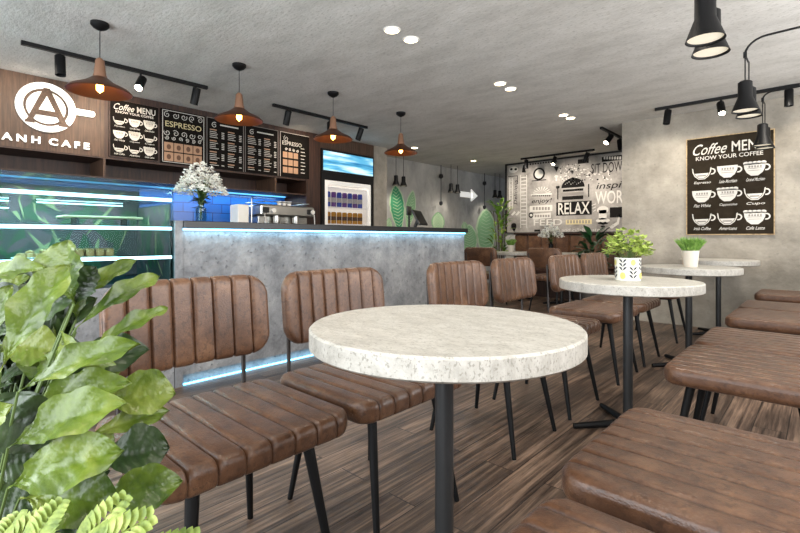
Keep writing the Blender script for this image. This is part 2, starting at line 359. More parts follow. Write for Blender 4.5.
for i in range(60):
    x = rnd.uniform(-.62, -.06); z = rnd.uniform(.72, 1.15); a = rnd.uniform(.5, 2.6); Ln = rnd.uniform(.1, .3); k = rnd.choice(list(reflections)); wd = rnd.uniform(.015, .05) * (.25 if k == 'reflected_leaf_light' else 1)
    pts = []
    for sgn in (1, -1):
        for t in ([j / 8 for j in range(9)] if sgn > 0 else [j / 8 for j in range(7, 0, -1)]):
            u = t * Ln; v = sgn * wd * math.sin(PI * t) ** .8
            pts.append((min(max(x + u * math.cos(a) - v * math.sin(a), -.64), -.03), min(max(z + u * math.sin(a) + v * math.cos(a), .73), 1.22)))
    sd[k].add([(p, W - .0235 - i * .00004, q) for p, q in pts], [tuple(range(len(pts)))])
sw = MB().box(-.655, -.02, W - .022, W - .014, .72, 1.23).build('leaf_reflection_panel', 'reflection_ground', cs, 0)  # added side panel with more of the painted leaf reflections
for k, mb in sd.items(): mb.build('reflected_leaves', k, sw, 0)
for k, mb in reflections.items(): mb.build('reflected_leaves', k, wp, 0)
for z in (1.259, 1.07, .88):
    MB().box(-.64, -.03, .03, W - .02, z - .012, z - .004).build('glass_shelf', 'case_glass', cs, 0)
    MB().box(-.03, -.012, .03, W - .01, z - .014, z + .006).build('shelf_light', 'led_white', cs, 0)
for (z, y0, y1) in ((1.235, .1, .62), (1.235, .68, 1.16), (1.19, .1, .62), (1.19, .68, 1.16), (1.235, 1.3, 1.8)):
    MB().box(-.6, -.59, y0 + .5 * 0, y1, z, z + .006).build('reflected_strip', 'led_white', cs, 0)  # glowing bars standing in for light strips reflected in the glass
area('case_light', (-3.5, .3, 1.34), (0, 0, 0), .3, 1.6, 26, (.7, .92, 1))
def plate_on(name, p, r, label, cat, kind, grp=None):
    t = empty(name, p, 0, label, cat, grp)
    MB().lathe([(0, .0), (r * .6, 0), (r, .012), (r * .97, .015), (r * .6, .004), (0, .004)], 24).build('plate', 'white', t)
    return t
px = onX(22 + 9, 250, -3.45); pb = -3.5
zsh = .88 - .004
t = plate_on('pastry_plate', (-3.42, onX(30, 250, -3.42).y, zsh), .09, 'small white plate with round pastries at left on lowest case shelf', 'plate', 0)
q = MB()
for k in range(6):
    a = k * PI / 3; q.lathe([(0, .004), (.022, .006), (.026, .02), (.018, .036), (0, .04)], 10, (.045 * math.cos(a), .045 * math.sin(a), 0))
q.lathe([(0, .03), (.02, .034), (.022, .048), (0, .058)], 10); o = q.build('pastries', 'bake', t)
t = empty('cake_tray', (-3.45, onX(78, 248, -3.45).y, zsh), 0, 'long tray of sliced cake on the lowest case shelf', 'tray')
MB().box(-.08, .08, -.2, .2, 0, .01, .003).build('tray', 'white', t)
q = MB()
for k in range(7):
    y = -.165 + k * .055; q.box(-.055, .055, y - .022, y + .022, .01, .062, .008)
q.build('cake_slices', 'bake', t)
t = empty('serving_board', (-3.45, onX(101, 217, -3.45).y, 1.07 - .004), 0, 'flat golden serving board on low feet on the middle case shelf', 'board')
MB().box(-.1, .1, -.22, .22, .062, .076, .004).build('board', 'gold_ink', t)
for y in (-.14, .14): MB().box(-.07, .07, y - .008, y + .008, 0, .062).build('stand_foot', 'case_body', t)

# ---------------------------------------------------------------- back bar
bb = empty('back_counter', (XL, -.6, 0), 0, 'dark low back counter under the blue tiles behind the bar', 'counter')
MB().box(.01, .58, 0, 4.28, .0, .88).build('cabinet_body', 'dark_wood', bb, 0)
MB().box(.01, .62, 0, 4.28, .88, .92, .004).build('worktop', 'black_top', bb, 0)
tag(MB().box(XL + .003, XL + .015, -.6, 3.69, .92, 1.575).build('tile_splashback', 'blue_tile', smooth=0), 'blue glazed brick tile splashback lit from above behind the bar', 'tiles')
wc = empty('wall_cabinet', (XW, -.8, 0), 0, 'dark brown wooden open shelf unit along the wall under the menus', 'shelf unit')
Wd = 4.5
MB().box(-.5, 0, 0, Wd, 1.58, 1.598).build('lower_shelf', 'dark_wood', wc, 0)
MB().box(-.5, 0, 0, Wd, 1.775, 1.79).build('upper_shelf', 'dark_wood', wc, 0)
MB().box(-.5, -.46, 0, Wd, 1.598, 1.775).build('back_panel', 'dark_wood', wc, 0)
for y in (-.56 + .8, 1.335 + .8, 3.23 + .8): MB().box(-.46, 0, y - .01, y + .01, 1.598, 1.775).build('divider', 'sign_wood', wc, 0)
MB().box(-.5, -.012, 0, Wd, 1.79, CEIL).build('menu_backing', 'dark_wood', wc, 0)
sp = MB().box(-.012, 0.002, 0, 1.335 + .8, 1.79, CEIL)
sp.build('sign_panel', 'sign_wood', wc, 0)
area('tile_led', (XL + .12, 1.6, 1.565), (0, 0, 0), .05, 4.0, 11, (.7, .92, 1))
tag(MB().box(XL + .13, XL + .17, -.55, 3.6, 1.566, 1.579).build('under_cabinet_light', 'led_soft', smooth=0), 'glowing blue light strip under the wall shelf above the tiles', 'light strip')
co = empty('wood_portal', (XW, 3.70, 0), 0, 'dark brown wooden frame around the drinks fridge', 'wood panelling')
MB().box(XL - XW, 0, 0, .235, 0, CEIL).build('side_panel', 'dark_wood', co, 0)
MB().box(XL - XW, 0, .235, 1.262, 2.262, CEIL).build('header_panel', 'sign_wood', co, 0)

# fridge
fy0, fy1 = 3.945, 4.945; fx = XW + .02
fr = empty('drinks_fridge', (XL, fy0, 0), 0, 'tall black drinks fridge with blue lit header and glass door', 'fridge')
fd = fx - XL; fw = fy1 - fy0
MB().box(.0, fd - .05, 0, .04, 0, 2.255).box(0, fd - .05, fw - .04, fw, 0, 2.255).box(0, .03, .04, fw - .04, 0, 2.255).box(.03, fd - .05, .04, fw - .04, 2.2, 2.255).box(.03, fd - .05, .04, fw - .04, 0, .25).box(.03, fd - .05, .04, fw - .04, 1.85, 1.93).build('cabinet', 'black', fr, 0)
MB().box(.03, fd - .08, .04, .055, .25, 1.85).box(.03, fd - .08, fw - .055, fw - .04, .25, 1.85).box(.03, .045, .055, fw - .055, .25, 1.85).box(.045, fd - .08, .055, fw - .055, 1.83, 1.85).build('lining', 'fridge_white', fr, 0)
d = MB().box(fd - .045, fd - .01, .0, fw, 1.82, 1.93).box(fd - .045, fd - .01, 0, .06, .25, 1.82).box(fd - .045, fd - .01, fw - .06, fw, .25, 1.82).box(fd - .045, fd - .01, 0, fw, .1, .25).build('door', 'black', fr, 0)
MB().box(fd - .03, fd - .024, .06, fw - .06, .25, 1.82).build('door_glass', 'fridge_glass', d, 0)
MB().box(fd - .042, fd - .008, .06, .11, .25, 1.82).box(fd - .042, fd - .008, fw - .11, fw - .06, .25, 1.82).box(fd - .042, fd - .008, .11, fw - .11, 1.76, 1.82).build('door_lining', 'fridge_white', d, 0)
MB().box(fd - .05, fd, 0, fw, 1.93, 2.255).build('header', 'black', fr, 0)
MB().box(fd, fd + .006, .025, fw - .025, 1.955, 2.225).build('header_light', 'lightbox', fr, 0)
for z in (.6, .95, 1.215, 1.46, 1.75): MB().box(.05, fd - .09, .06, fw - .06, z - .015, z).build('shelf', 'fridge_white', fr, 0)
area('fridge_light', (fx - .12, (fy0 + fy1) / 2, 1.80), (0, -.35, 0), .05, .8, 1.2, (1, .96, .9))
def can(name, z, y, h, m1, m2, label, grp, x=fx - .135):
    t = empty(name, (x, y, z), 0, label, 'drink', grp)
    r = .037
    MB().lathe([(r * .8, 0), (r, .008), (r, h - .02), (r * .8, h)], 14).build('body', m1, t)
    MB().lathe([(r * 1.01, h * .3), (r * 1.01, h * .62)], 14).build('band', m2, t)
for k in range(7):
    yy = fy0 + .215 + k * .103
    can('drink_can', 1.46, yy, .215, 'can_purple' if k % 2 else 'can_blue', 'chalk_white', ['first', 'second', 'third', 'fourth', 'fifth', 'sixth', 'seventh'][k] + ' tall purple drink can from the left on the upper fridge shelf', 'purple cans in the fridge')
    can('drink_bottle', 1.215, yy, .17, 'can_gold', 'can_dark', ['first', 'second', 'third', 'fourth', 'fifth', 'sixth', 'seventh'][k] + ' golden drink can from the left on the lower fridge shelf', 'golden cans in the fridge')

# coffee machine on the back counter
cm = empty('espresso_machine', (-5.02, 2.90, .92), 0, 'wide steel espresso machine with two groups on the back counter', 'coffee machine')
MB().box(-.45, -.02, .03, .75, .06, .36, .01).build('body', 'steel', cm)
MB().box(-.42, .1, 0, .78, .36, .49, .015).build('top_housing', 'steel', cm)
MB().box(-.4, .08, .05, .73, .02, .07, .008).build('drip_tray', 'black_metal', cm)
for y in (.24, .52):
    g = MB().lathe([(.035, .25), (.04, .29), (.04, .36)], 16, (.05, y, 0)).build('group_head', 'steel', cm)
    MB().lathe([(.036, .215), (.038, .25), (.02, .25)], 16, (.05, y, 0)).tube([(.05, y, .235), (.19, y, .22)], .014, 8).build('portafilter', 'black', g)
for y in (.03, .75): MB().tube([(.09, y, .40), (.13, y, .38), (.15, y, .2), (.16, y, .14)], .008, 8).build('steam_wand', 'steel', cm)
for y in (.06, .7): MB().box(.1, .112, y - .045, y + .045, .39, .455, .005).build('control_panel', 'black', cm)
for y in (.16, .735): MB().lathe([(.0, 0), (.028, 0), (.028, .03), (0, .03)], 14, (.1, y, .42), Euler((0, PI / 2, 0)).to_matrix()).build('knob', 'white', cm)
for y in (.08, .38, .7):
    for x in (-.36, .04): MB().lathe([(.02, 0), (.02, .03)], 8, (x, y, 0)).build('foot', 'black', cm)
MB().tube([(-.38, .06, .53), (.06, .06, .53), (.06, .72, .53), (-.38, .72, .53), (-.38, .06, .53)], .006, 6).build('cup_rail', 'steel', cm)
for i, y in enumerate((.3, .37, .44)):
    c = tag(MB().lathe([(.018, 0), (.032, .035), (.035, .055), (.032, .055), (.016, .006), (0, .006)], 16).build('espresso_cup', 'white'), ['left', 'middle', 'right'][i] + ' one of three small white cups standing on top of the coffee machine', 'cup', 'cups on the coffee machine')
    c.location = (-5.0, 2.90 + y, 1.41)
wb = empty('water_dispenser', (-4.98 - .1, 2.72, .92), 0, 'small white hot water dispenser left of the espresso machine', 'dispenser')
MB().box(-.12, .08, -.07, .07, .0, .48, .01).build('body', 'white', wb); MB().box(-.1, .16, -.16, .09, .2, .22, .004).build('shelf', 'white', wb)
MB().tube([(.08, .1, .2), (.08, .1, .55), (.1, .1, .57), (.13, .1, .55)], .008, 8).build('tap', 'steel', wb)

# flowers on the counter
def flowers(name, loc, vh, vr, spread, top, label, n_heads, vase_m='clear_glass', size=.012, seed=1, r0=0.02):
    rn = random.Random(seed)
    t = empty(name, loc, 0, label, 'flowers')
    MB().lathe([(vr * .8, 0), (vr, .01), (vr, vh * .8), (vr * .6, vh * .9), (vr * .62, vh), (vr * .55, vh), (vr * .52, vh * .88), (vr * .92, vh * .78), (vr * .9, .012), (0, .012)], 20).build('vase', vase_m, t)
    st = MB(); fl = MB(); lf = MB()
    for i in range(9):
        a = rn.uniform(0, 2 * PI); rr = rn.uniform(.1, .75) * spread
        st.tube([(0, 0, .02), (0.1 * rr * math.cos(a), .1 * rr * math.sin(a), vh), (rr * math.cos(a), rr * math.sin(a), vh + (top - vh) * .6)], .0025, 5)
    for i in range(n_heads):
        a = rn.uniform(0, 2 * PI); u = rn.random() ** .5; ph = rn.uniform(0, PI / 2)
        z = vh + (top - vh) * (.25 + .75 * (1 - u * u) * rn.uniform(.35, 1)); rr = spread * u
        c = Vector((rr * math.cos(a), rr * math.sin(a), z))
        s = size * rn.uniform(.7, 1.3)
        for k in range(5):
            b = k * 2 * PI / 5 + a; e = Euler((rn.uniform(-.7, .7), rn.uniform(-.7, .7), b)).to_matrix()
            fl.add([c, c + e @ Vector((s * .8, -s * .5, s * .2)), c + e @ Vector((s * 1.3, 0, s * .3)), c + e @ Vector((s * .8, s * .5, s * .2))], [(0, 1, 2, 3)])
    for i in range(44):
        a = rn.uniform(0, 2 * PI); b = Vector((math.cos(a), math.sin(a), rn.uniform(-.4, .9))).normalized(); z0 = vh + rn.uniform(-.01, (top - vh) * .35)
        c = Vector((0, 0, z0)); l_ = rn.uniform(.3, .6) * spread; sd = b.cross(Vector((0, 0, 1))).normalized() * l_ * .2
        lf.add([c, c + b * l_ * .5 + sd, c + b * l_, c + b * l_ * .5 - sd], [(0, 1, 2, 3)])
    st.build('stems', 'stem', t); fl.build('blossoms', 'petal', t, 0); lf.build('leaves', 'leaf_dark', t, 0)
    return t
fp = onX(201, 220, -3.36)
flowers('flower_vase', (-3.36, fp.y, 1.12), .125, .038, .18, .455, 'large bunch of white flowers in a glass vase on the bar counter', 520, size=.013, seed=3)

# till terminal
po = onX(418, 225, -3.6)
ti = empty('till_terminal', (-3.6, po.y, 1.12), .4, 'black till touch screen standing on the bar counter end', 'till')
MB().box(-.11, .09, -.1, .1, 0, .015, .004).build('base', 'black', ti)
MB().tube([(-.04, 0, .01), (0, 0, .12)], .02, 10).build('stand', 'black', ti)
q = MB().box(-.012, .012, -.17, .17, -.1, .1, .005); e = Euler((0, -.5, 0)).to_matrix()
q.v = [tuple(e @ Vector(v) + Vector((0.02, 0, .13))) for v in q.v]; q.build('screen', 'black', ti)
MB().box(-.12, -.1, -.09, .06, .16, .27, .004).tube([(-.11, -.01, .01), (-.11, -.01, .17)], .012, 8).build('customer_display', 'black', ti)

# ---------------------------------------------------------------- signs and menus on the left wall
def frame_on_left(name, p0, p1, X, label, cat, group=None):     # p0 upper left pixel, p1 lower right pixel
    a = onX(*p0, X); b = onX(*p1, X)
    t = empty(name, (X, a.y, b.z), 0, label, cat, group, rot=ROTL)
    return t, b.y - a.y, a.z - b.z
t = empty('cafe_sign', (XW + .003, onX(46, 108, XW).y, onX(46, 108, XW).z), 0, 'white coffee cup sign with letter A and cafe name lettering', 'sign', rot=ROTL)
def LP(px, py): v = onX(px, py, XW); return (v.y - t.location.y, v.z - t.location.z)
q = MB(); rr = .218
q.ring(0, 0, .166, rr, 0, .03, n=56)
q.poly([(rr * .96, .035 + .0), (rr + .13, .035), (rr + .145, .03), (rr + .152, .018), (rr + .152, -.0), (rr + .145, -.014), (rr + .13, -.02), (rr * .97, -.02)], 0, .03)
q.build('cup_outline', 'sign_white', t, 30)
q = MB().poly(ell(0, 0, .142, .142, 40), 0, .02); q.build('cup_disc', 'sign_white', t, 0)
q = MB()   # the letter A in wood colour
q.poly([(-.155, -.155), (-.085, -.155), (-.085, -.135), (-.1, -.125), (-.077, -.075), (.077, -.075), (.1, -.125), (.085, -.135), (.085, -.155), (.165, -.155), (.165, -.135), (.148, -.125), (.022, .17), (-.022, .17), (-.14, -.125), (-.155, -.135)], .02, .034)
q.build('letter_a', 'sign_wood', t, 0)
MB().poly([(-.058, -.03), (.058, -.03), (0, .10)], .02, .0355).build('letter_counter', 'sign_white', t, 0)
q = MB(); a = LP(2, 133); b = LP(40, 139); cch = .105
x0, y0 = LP(-12, 132.5); x1, y1 = LP(40, 139.5); x2, y2 = LP(48.5, 141.5); x3, y3 = LP(89, 146.5)
yb = (y1 + y2) / 2 - .006
text(q, 'A N H', (x1 + LP(1, 133)[0]) / 2, yb, x1 - LP(1, 133)[0], .062, .022, 0, bold=.03); text(q, 'C A F E', (x2 + x3) / 2, yb, x3 - x2, .062, .022, 0, bold=.03)
# thickness for the letters
v0 = list(q.v); f0 = list(q.f); n0 = len(v0); q.v += [(x, y, .002) for x, y, z in v0]
from collections import Counter
ec = Counter(); 
for f in f0:
    for i in range(len(f)): ec[frozenset((f[i], f[(i + 1) % len(f)]))] += 1
for f in f0:
    for i in range(len(f)):
        u, v = f[i], f[(i + 1) % len(f)]
        if ec[frozenset((u, v))] == 1: q.f.append((v, u, u + n0, v + n0))
q.build('lettering', 'sign_white', t, 0)

def cup(mw, mg, cx, cy, s, style):
    body = [(-.5, .32), (-.47, .05), (-.36, -.2), (-.16, -.38), (.16, -.38), (.36, -.2), (.47, .05), (.5, .32)]
    P = [(cx + x * s, cy + y * s) for x, y in body]
    if style == 0:      # outlined cup, dark inside
        for i in range(7):
            (x0, y0), (x1, y1) = P[i], P[i + 1]; k = .88
            mw.poly([(x0, y0), (x1, y1), (cx + (x1 - cx) * k, cy + (y1 - cy) * k), (cx + (x0 - cx) * k, cy + (y0 - cy) * k)], .003, .005)
        mw.poly([(cx + x * s * .8, cy + y * s * .8) for x, y in [(-.45, -.02), (-.36, -.2), (-.16, -.38), (.16, -.38), (.36, -.2), (.45, -.02)]], .003, .005)
        mg.rect(cx - .22 * s, cx + .22 * s, cy - .2 * s, cy - .12 * s, .005, .006)
    else:
        mw.poly(P, .003, .005)
        mg.rect(cx - .34 * s, cx + .34 * s, cy + .02 * s, cy + .05 * s, .005, .006); mg.rect(cx - .3 * s, cx + .3 * s, cy - .1 * s, cy - .07 * s, .005, .006)
        for k in range(5): mg.rect(cx + (-.28 + k * .13) * s, cx + (-.2 + k * .13) * s, cy + .08 * s, cy + .2 * s, .005, .006)
        if style == 2:
            for k in range(5): mw.poly(ell(cx + (-.4 + k * .2) * s, cy + .34 * s, .13 * s, .1 * s, 10), .003, .005)
    mw.ring(cx + .52 * s, cy + .06 * s, .12 * s, .19 * s, .003, .005, -1.9, 1.9, 14)
def coffee_menu(t, W, H, labels, frame='dark_wood', cut=False):
    MB().rect(0, W, 0, H, -.012, .003).build('board', 'chalk_black' if frame == 'dark_wood' else 'poster_wood', t, 0)
    fw = .009
    MB().rect(0, W, 0, fw, .003, .006).rect(0, W, H - fw, H, .003, .006).rect(0, fw, fw, H - fw, .003, .006).rect(W - fw, W, fw, H - fw, .003, .006).build('border', frame, t, 0)
    mw = MB(); mg = MB()
    text(mw, 'Coffee', W * .29, H * .875, W * .40, H * .11, shear=.35, bold=.004); text(mw, 'MENU', W * .73, H * .875, W * .38, H * .105, bold=.008)
    text(mw, 'KNOW YOUR COFFEE', W * .5, H * .785, W * .76, H * .04, bold=.008)
    for r in range(3):
        for c in range(3):
            cup(mw, mg, W * (.19 + c * .3), H * (.635 - r * .235), W * .235, [0, 1, 2, 1, 2, 0, 0, 0, 2][r * 3 + c])
            text(mw, labels[r * 3 + c], W * (.2 + c * .3), H * (.535 - r * .235), W * .2, H * .032, shear=.3, bold=.006)
    mw.build('lettering', 'chalk_white', t, 0); mg.build('cup_details', 'grey_ink', t, 0)
LAB = ['Espresso', 'Latte Macchiato', 'Caramel Macchiato', 'Flat White', 'Cappuccino', 'Cupo', 'Irish Coffee', 'Americano', 'Cafe Latte']
t, Wm, Hm = frame_on_left('coffee_menu_board', (109, 97), (159, 163), XW + .006, 'chalkboard menu of nine coffee cups right of the cafe sign', 'menu board')
Hm = 2.375 - 1.80; t.location.z = 1.80; coffee_menu(t, Wm, Hm, LAB)
def scroll(mb, cx, cy, s, a0, turns=1.4, sg=1):
    pts = []
    for i in range(18):
        u = i / 17; r = s * (1 - u * .85); a = a0 + sg * u * turns * 2 * PI; pts.append((cx + r * math.cos(a), cy + r * math.sin(a)))
    for i in range(17):
        (x0, y0), (x1, y1) = pts[i], pts[i + 1]; L_ = math.hypot(x1 - x0, y1 - y0) or 1; nx = -(y1 - y0) / L_ * .003; ny = (x1 - x0) / L_ * .003
        mb.poly([(x0 - nx, y0 - ny), (x1 - nx, y1 - ny), (x1 + nx, y1 + ny), (x0 + nx, y0 + ny)], .003, .005)
# espresso board
def on_wall(name, xa, xb, label):
    a = onX(xa, 150, XW + .006); b = onX(xb, 150, XW + .006)
    return empty(name, (XW + .006, a.y, 1.80), 0, label, 'menu board', rot=ROTL), b.y - a.y, .575
t, Wm, Hm = on_wall('espresso_menu_board', 161, 205, 'chalkboard with scrolls and the word espresso, second menu board from left')
MB().rect(0, Wm, 0, Hm, -.012, .003).build('board', 'chalk_black', t, 0)
q = MB().rect(.012, Wm - .012, Hm - .018, Hm - .012, .003, .006).rect(.012, .018, .012, Hm - .012, .003, .006).rect(Wm - .018, Wm - .012, .012, Hm - .012, .003, .006); q.rect(.012, Wm - .012, .012, .018, .003, .006)
rn = random.Random(8)
for i in range(10): scroll(q, .06 + (i % 5) * (Wm - .12) / 4, Hm - .06 - .19 * (i // 5), .035, rn.uniform(0, 6), 1.3, rn.choice([-1, 1]))
for i in range(6): scroll(q, .06 + i * (Wm - .12) / 5, .272, .022, rn.uniform(0, 6))
q.build('scrollwork', 'chalk_white', t, 0)
q = MB(); text(q, 'ESPRESSO', Wm / 2, Hm - .155, Wm * .82, .06, bold=.008); q.build('lettering', 'gold_ink', t, 0)
q = MB(); [q.rect(.03 + k * (Wm - .06) / 4, .022 + (k + 1) * (Wm - .06) / 4, .025 + h_ * .105, .118 + h_ * .105, .003, .0045) for k in range(4) for h_ in range(2)]; q.build('picture_strip', 'menu_tan', t, 0)
q = MB()
for k in range(4): [q.poly(ell(.026 + (k + .5) * (Wm - .06) / 4, .07 + h_ * .105, .022, .028, 14), .0045, .006) for h_ in range(2)]
q.build('printed_cups', 'bake_dark', t, 0)
def price_board(name, xa, xb, label, seed, head=True):
    t, Wm, Hm = on_wall(name, xa, xb, label)
    MB().rect(0, Wm, 0, Hm, -.012, .003).build('board', 'chalk_black', t, 0)
    MB().rect(0, .006, 0, Hm, .003, .006).rect(Wm - .006, Wm, 0, Hm, .003, .006).rect(0, Wm, Hm - .006, Hm, .003, .006).build('border', 'grey_ink', t, 0)
    q = MB(); g = MB(); rn = random.Random(seed)
    scroll(q, Wm * .2, Hm - .08, .035, 1); q.rect(Wm * .35, Wm * .85, Hm - .075, Hm - .06, .003, .005)
    for c in range(2):
        x0 = Wm * (.08 + c * .48)
        for r in range(20):
            z = Hm - .14 - r * .021
            if r % 6 == 0: g.rect(x0, x0 + Wm * .18, z, z + .012, .003, .005); continue
            if r % 6 == 5: continue
            q.rect(x0, x0 + Wm * rn.uniform(.15, .25), z, z + .006, .003, .005); q.rect(x0 + Wm * .31, x0 + Wm * .38, z, z + .009, .003, .005)
    q.build('price_list', 'chalk_white', t, 0); g.build('list_headings', 'menu_tan', t, 0)
price_board('price_list_board', 206.5, 243.5, 'black two column price list board between espresso board and its twin', 3)
price_board('price_list_board', 245, 278, 'black two column price list board, right one of the two', 5)
t, Wm, Hm = on_wall('picture_menu_board', 280, 309, 'narrow chalkboard with lettering and tan pictures next to wooden frame')
MB().rect(0, Wm, 0, Hm, -.012, .003).build('board', 'chalk_black', t, 0)
q = MB().rect(0, Wm, Hm - .006, Hm, .003, .005).rect(0, .006, 0, Hm, .003, .005); scroll(q, Wm * .2, Hm * .86, .04, 2)
text(q, 'ESPRESSO', Wm * .4, Hm * .76, Wm * .66, .05, bold=.008)
for r in range(8): q.rect(Wm * .7, Wm * (.82 + .02 * (r % 3)), Hm * (.68 - r * .08), Hm * (.695 - r * .08), .003, .005)
for r in range(4): scroll(q, Wm * (.2 + .13 * r), Hm * .62, .02, r)
q.build('lettering', 'chalk_white', t, 0)
q = MB()
for r in range(3):
    for c in range(3): q.rect(Wm * (.09 + c * .18), Wm * (.24 + c * .18), Hm * (.43 - r * .17), Hm * (.56 - r * .17), .003, .005)
q.build('pictures', 'menu_tan', t, 0)

# right poster
t = empty('coffee_poster', (-1.16, YB - .016, 1.04), 0, 'large brown coffee menu poster with nine white cups on concrete wall', 'poster', rot=ROTB)
coffee_menu(t, .787, 1.09, LAB, 'rust_edge')

# ---------------------------------------------------------------- RELAX mural
mu = empty('relax_mural', (-4.56, YM - .004, 0), 0, 'grey typographic wall mural with burger drawing and the word relax', 'mural', rot=ROTB)
MW = 4.56 + XC
MB().rect(0, MW, 1.10, CEIL, -.004, .004).build('panel', 'mural_board', mu, 0)
MB().rect(0, .035, 1.10, CEIL, .004, .02).rect(.035, MW, CEIL - .03, CEIL, .004, .02).rect(.035, MW, 1.1, 1.115, .004, .02).build('edge_frame', 'black', mu, 0)
def mp_(px, py): v = onY(px, py, YM); return (v.x + 4.56, v.z)
D = MB(); Wt = MB(); G = MB(); GO = MB()
def mtext(mb, s, xa, xb, yc, hpx, **k):
    a = mp_(xa, yc); b = mp_(xb, yc); hh = hpx * 8.6 / 460
    text(mb, s, (a[0] + b[0]) / 2, (a[1] + b[1]) / 2, b[0] - a[0], hh, z=.0075, th=0, **k)
def mbox(mb, xa, xb, ya, yb, z0=.004, z1=.006):
    a = mp_(xa, ya); b = mp_(xb, yb); a2 = mp_((xa + xb) / 2, ya)[1]; b2 = mp_((xa + xb) / 2, yb)[1]; mb.rect(a[0], b[0], b2, a2, z0, z1)
def mell(mb, px, py, rx, ry, z0=.004, z1=.006, **k):
    c = mp_(px, py); mb.poly(ell(c[0], c[1], rx * 8.6 / 460, ry * 8.6 / 460, 24, **k), z0, z1)
mbox(D, 556.5, 592, 201.5, 215.2); mtext(Wt, 'RELAX', 558.5, 590, 208.2, 11, bold=.012)
# burger
mell(D, 573, 187.5, 11, 9, a0=0, a1=PI); mbox(D, 563, 583.5, 189, 191.2); mbox(G, 563, 584, 192.3, 195.2); mbox(D, 562.5, 583.5, 196, 199.6)
for i in range(9): mell(Wt, 565.5 + i * 1.9, 184.2 - (i % 3) * 1.1, .45, .3, .006, .007)
mbox(D, 557.5, 558.5, 188, 199.5); mbox(D, 556.3, 559.8, 186, 188.5); mbox(D, 588.3, 589.4, 184, 197)
for s, xa, xb, y, h, mbx, kw in [('SIT DOWN', 591.5, 628, 167.3, 9, D, {}), ('inspire', 597, 634, 186, 7.5, D, dict(shear=.35)), ('WORK', 595.5, 631, 197, 11.5, Wt, dict(bold=.008)),
                             ('enjoy!', 532, 551.5, 201.3, 5.5, D, dict(shear=.3, bold=.006)), ('FEED', 534, 562.5, 222.3, 6, Wt, dict(bold=.006)),
                             ('and cillaborate', 562, 600, 229.8, 3, Wt, dict(shear=.2))]:
    mtext(mbx, s, xa, xb, y, h, **kw)
mbox(D, 602, 630, 155.5, 160.5); mbox(D, 578, 589, 159, 163.5); mbox(G, 565, 577, 158.5, 165)
for i in range(8): mbox(Wt, 604 + i * 2.6, 605.6 + i * 2.6, 156.6, 159.4, .006, .007)
mbox(D, 610, 630, 207, 217.3); scroll(Wt, *mp_(617, 212), .09, 1); scroll(Wt, *mp_(622, 212), .07, 3)
# cup seen from above, face, cones
c = mp_(539.2, 174); D.ring(c[0], c[1], .085, .115, .004, .006, n=30); mell(Wt, 539.2, 174, 4.3, 4.3)
mbox(D, 532, 546.5, 180, 180.8); mell(Wt, 513.8, 169.8, 5.2, 3.2)
for dx in (-2.2, 2.2): mell(D, 513.8 + dx, 169.3, 1.5, 1.2, .006, .007)
mbox(D, 508.5, 518, 176, 176.6); mbox(D, 517.4, 518, 176, 184)
def mpoly(mb, pts, z0=.004, z1=.006): mb.poly([mp_(*p) for p in pts], z0, z1)
mpoly(D, [(522, 172.5), (526, 172.5), (524.8, 165), (523.4, 165)]); mpoly(D, [(554, 167), (559, 166.7), (556.7, 172)])
mell(Wt, 556.5, 176.5, 1.8, 1.3); mbox(Wt, 555.9, 557.2, 177, 181)
mpoly(D, [(511, 226.6), (517, 226.6), (514.3, 232)]); mell(D, 514, 225.4, 3, 2.4)
for k in range(2): mpoly(Wt, [(511 + k * 4.3, 215), (514.6 + k * 4.3, 211), (516 + k * 4.3, 212.4), (513 + k * 4.3, 215.6)])
for i in range(9):                                 # sun rays
    a = PI * (i + .5) / 9; c = mp_(542, 193.6); r0, r1 = .07, .17
    Wt.poly([(c[0] + r * math.cos(a + s_), c[1] + r * math.sin(a + s_) * .75) for r, s_ in ((r0, -.03), (r1, -.06), (r1, .06), (r0, .03))], .004, .006)
mpoly(Wt, [(531, 195.5), (552, 194.5), (552, 193.2), (531, 194.5)]); 
for i in range(9): mbox(D, 532.5 + i * 2.1, 533.8 + i * 2.1, 195.2, 196.4)
mpoly(Wt, [(530, 206), (552.5, 204.8), (552.5, 211), (530, 212)]); mpoly(Wt, [(532, 214), (551, 212.6), (551, 218), (533, 219.4)])
for r in range(6): mbox(G, 533 + r * 3, 535 + r * 3, 207, 210, .006, .007); mbox(G, 535 + r * 2.6, 536.8 + r * 2.6, 214.8, 217.2, .006, .007)
c = mp_(531.3, 215.2); D.ring(c[0], c[1], .028, .05, .004, .006, n=18); mell(Wt, 531.3, 215.2, 1.3, 1.3)
mbox(GO, 566, 592, 219.5, 224.3)
for i in range(8): mbox(G, 567.5 + i * 3, 569 + i * 3, 220.2, 223.4, .006, .007)
mbox(Wt, 509.5, 510.3, 178, 209); mbox(Wt, 512.5, 513.1, 178, 209)
text(Wt, 'DELICIOUS', *mp_(511.4, 192), .52, .05, z=.0075, th=0, rot=PI / 2); text(D, 'Delicious', *mp_(515.8, 192), .46, .07, z=.0075, th=0, rot=PI / 2, shear=.3)
for i in range(14): mbox(Wt, 521.5, 526.3, 177 + i * 3.6, 177.8 + i * 3.6); 
mbox(Wt, 520.6, 521.2, 175, 228); mbox(Wt, 526.6, 527.2, 175, 228)
